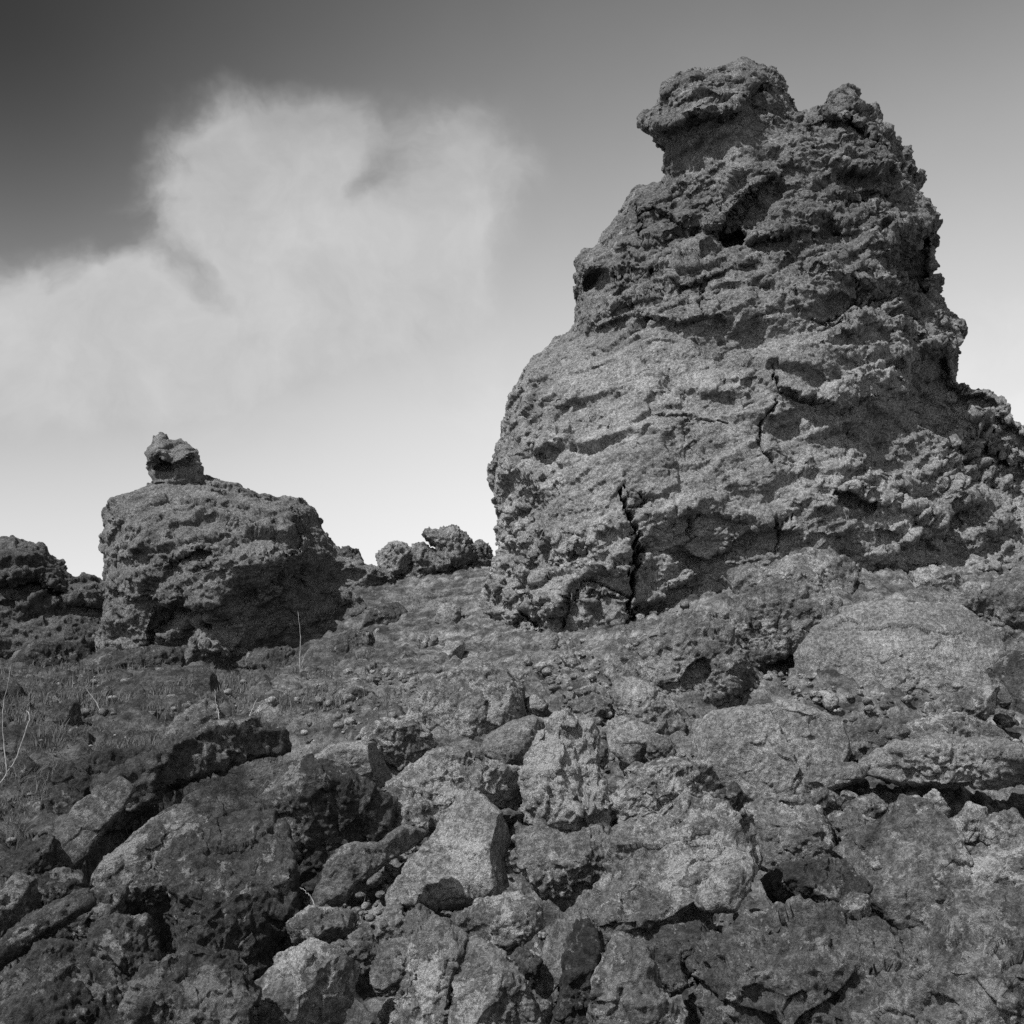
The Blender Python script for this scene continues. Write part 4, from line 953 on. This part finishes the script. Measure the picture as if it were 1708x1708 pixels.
for lb, Y, stems in TW_:
    vs = []; fs = []; bs = 0
    for pts, a, b in stems:
        pts = np.asarray(pts, float); L = len(pts); YY = Y + np.linspace(0, .25, L)
        w = np.array([P(pts[i, 0], pts[i, 1], YY[i]) for i in range(L)])
        w = smooth_path(w); w[1:-1] += rg.normal(0, .004, w[1:-1].shape)
        V, Fc = tube(w, .8 * a * Y / FPX, .8 * b * Y / FPX); vs.append(V); fs.append(Fc + bs); bs += len(V)
    V = np.concatenate(vs); q = V[0]
    o = mesh_obj('bare_sapling' if 'sapling' in lb or 'stem' in lb else ('grass_stalk' if 'stalk' in lb else 'bare_twig'), V, np.concatenate(fs), M_BARK, loc=q)
    tag(o, lb, 'sapling' if 'sapling' in lb or 'stem' in lb else 'twig')

def blades(name, label, cat, n, area, hgt, wid, mat, dens):
    px = rg.uniform(area[0], area[2], n); py = rg.uniform(area[1], area[3], n); Y = hitq(px, py)
    q = P(px, py, Y); keep = (dens(px, py) > rg.random(n)) & (lower(q[:, 0], q[:, 1]) < .64); q = q[keep]; Y = Y[keep]; n = len(q)
    q[:, 0] += rg.normal(0, .1, n); q[:, 1] += rg.normal(0, .2, n)
    q[:, 2] = Hq(q[:, 0], q[:, 1]) - lower(q[:, 0], q[:, 1]) - .02
    clump = 0.15 + 1.2 * sstep(-.15, .45, perlin(q, .9, 77) + .4 * perlin(q, .3, 78))
    h = hgt * rg.uniform(.4, 1.3, n) * clump; w = wid * rg.uniform(.6, 1.4, n) * Y / 15
    a = rg.uniform(0, 6.28, n); ln = rg.normal(0, .4, (n, 2))
    s = np.stack([np.cos(a) * w, np.sin(a) * w, 0 * w], 1)
    mid = q + np.stack([ln[:, 0] * h * .35, ln[:, 1] * h * .35, h * .6], 1); tip = q + np.stack([ln[:, 0] * h, ln[:, 1] * h, h], 1)
    V = np.stack([q - s, q + s, mid + s * .6, mid - s * .6, tip + s * .15, tip - s * .15], 1).reshape(-1, 3)
    b = np.arange(n)[:, None] * 6
    Fc = np.concatenate([b + [0, 1, 2, 3], b + [3, 2, 4, 5]])
    o = mesh_obj(name, V, Fc, mat); tag(o, label, cat, kind='stuff')
blades('scrub', 'dark low scrub and heather covering the hollow below the butte', 'scrub', 50000, (-50, 1085, 640, 1420), .15, .005, M_SCRUB,
       lambda x, y: np.clip(1.1 - (x - 300) / 350, 0, 1) * np.clip((1420 - y) / 150, 0, 1))
blades('grass', 'short dry grass and moss on the slope between butte and spire', 'grass', 26000, (380, 1000, 960, 1250), .035, .004, M_MOSS,
       lambda x, y: np.clip(1 - (x - 700) / 260, 0, 1))
blades('moss', 'mossy tufts between the dark rocks in the left foreground', 'moss', 36000, (-60, 1380, 560, 1770), .05, .003, M_SCRUB,
       lambda x, y: np.clip(1.1 - x / 600, 0, 1))
print('plants', round(time.time() - T00, 1))

# ------------------------------------------------------------------ light and sky
SUN_EL, SUN_AZ = 48.0, -42.0           # azimuth measured from the view direction (+Y) towards +X; negative = left
ca = math.cos(math.radians(SUN_EL))
sdir = np.array([math.sin(math.radians(SUN_AZ)) * ca, -abs(math.cos(math.radians(SUN_AZ))) * ca, math.sin(math.radians(SUN_EL))])
from mathutils import Vector
ld = bpy.data.lights.new('sun', 'SUN'); ld.energy = 5.0; ld.angle = math.radians(0.6); ld.color = (1, 1, 1)
lo = bpy.data.objects.new('sun', ld); COL.objects.link(lo)
lo.rotation_euler = Vector(sdir.tolist()).to_track_quat('Z', 'Y').to_euler(); lo.location = (-20, -10, 40)

w = bpy.data.worlds.new('World'); SC.world = w; w.use_nodes = True; nt = w.node_tree; nt.nodes.clear(); B = NB(nt)
out = nt.nodes.new('ShaderNodeOutputWorld'); bg = nt.nodes.new('ShaderNodeBackground')
nt.links.new(bg.outputs[0], out.inputs[0])
sky = nt.nodes.new('ShaderNodeTexSky'); sky.sky_type = 'NISHITA'; sky.sun_disc = False
sky.sun_elevation = math.radians(SUN_EL); sky.sun_rotation = math.atan2(sdir[0], sdir[1])
sepc = nt.nodes.new('ShaderNodeSeparateColor'); nt.links.new(sky.outputs[0], sepc.inputs[0])
red = sepc.outputs[0]                  # black-and-white film behind a red filter sees the sky's red light
tcn = nt.nodes.new('ShaderNodeTexCoord').outputs['Generated']
nz = B.noise(tcn, 3.2, 6, 0.55)
wv = B.v('SUBTRACT', nz.outputs['Color'], (0.5, 0.5, 0.5))
nz2 = B.noise(tcn, 10.0, 5, 0.55)
wv2 = B.v('SUBTRACT', nz2.outputs['Color'], (0.5, 0.5, 0.5))
dirw = B.v('NORMALIZE', B.v('ADD', B.v('ADD', tcn, B.v('SCALE', wv, scale=0.20)), B.v('SCALE', wv2, scale=0.05)))
def pdir(px, py):
    q = P(px, py, 1.0) - np.array([0, 0, CAMZ]); return q / np.linalg.norm(q)
CL = [ # px, py, radius px, strength
 (425,255,92,1.1),(560,275,80,.95),(470,370,140,1.0),(300,330,95,.5),(600,310,70,.5),(800,290,95,.75),(740,400,110,.5),(440,470,130,.75),
 (195,530,85,1.4),(240,600,95,.9),(20,540,105,1.0),(100,620,130,.8),(1690,580,110,1.5),(600,520,200,.8),(720,560,190,.7),(380,600,130,.5),
 (645,352,65,-.9),(330,500,85,-.8),(345,275,35,-.5),(110,500,40,-.5)]
def gauss(vec, px, py, r, a):
    c = pdir(px, py); k = (r / FPX) ** 2
    return B.m('MULTIPLY', B.m('EXPONENT', B.m('DIVIDE', B.m('SUBTRACT', B.v('DOT_PRODUCT', vec, tuple(c)), 1.0), k / 2)), a)
tot = None
for (px, py, r, a) in CL:
    g = gauss(dirw, px, py, r, a)
    tot = g if tot is None else B.m('ADD', tot, g)
nz3 = B.noise(dirw, 8.0, 8, 0.58)
tex = B.m('MULTIPLY', B.m('MULTIPLY', B.m('SUBTRACT', nz3.outputs[0], 0.5), 2.4), B.m('MINIMUM', B.m('MAXIMUM', B.m('MULTIPLY', tot, 1.8), 0.0), 1.0))
cm = B.ramp(B.m('ADD', tot, tex), 0.15, 1.1, 0.0, 1.0)
# pale haze low over the horizon, deepening upwards; the sky is deeper still at the upper left
sz = nt.nodes.new('ShaderNodeSeparateXYZ'); nt.links.new(B.v('ADD', tcn, B.v('SCALE', wv, scale=0.05)), sz.inputs[0])
zz = B.m('MAXIMUM', B.m('DIVIDE', B.m('SUBTRACT', sz.outputs[2], 0.1), 0.41), 0.0)
band = B.m('MULTIPLY', B.m('EXPONENT', B.m('MULTIPLY', B.m('POWER', zz, 2.6), -1.0)), 0.60)
dk = B.m('SUBTRACT', 1.0, gauss(tcn, -100, 0, 650, 0.85))
sky0 = B.m('ADD', B.m('MULTIPLY', red, 0.072), band)
skyv = B.m('MULTIPLY', sky0, dk)
mot = B.m('MULTIPLY', B.m('SUBTRACT', B.noise(dirw, 11.0, 7, 0.6).outputs[0], 0.5), 0.28)
ctop = B.m('ADD', B.m('ADD', B.m('MULTIPLY', sky0, 0.92), 0.10), mot)
ctop = B.m('MINIMUM', ctop, B.m('ADD', 0.47, mot))
val = B.m('ADD', skyv, B.m('MULTIPLY', cm, B.m('MAXIMUM', B.m('SUBTRACT', ctop, skyv), B.m('MULTIPLY', mot, 0.5))))
cmb = nt.nodes.new('ShaderNodeCombineColor')
for k in range(3): nt.links.new(val, cmb.inputs[k])
nt.links.new(cmb.outputs[0], bg.inputs[0]); bg.inputs[1].default_value = 1.0

cam = bpy.data.cameras.new('camera'); co = bpy.data.objects.new('camera', cam); COL.objects.link(co)
cam.sensor_width = 36; cam.lens = 36 * FPX / W0; cam.clip_end = 6000; cam.clip_start = 0.05
co.location = (0, 0, CAMZ); co.rotation_euler = (math.pi / 2 + PITCH, 0, 0); SC.camera = co
SC.view_settings.view_transform = 'Standard'; SC.view_settings.look = 'None'; SC.view_settings.exposure = 0.25; SC.view_settings.gamma = 1
SC.cycles.use_denoising = False
SC.cycles.max_bounces = 4; SC.cycles.diffuse_bounces = 2
SC.render.resolution_x = 1024; SC.render.resolution_y = 1024
print('done', round(time.time() - T00, 1), sum(len(o.data.vertices) for o in COL.objects if o.type == 'MESH'))
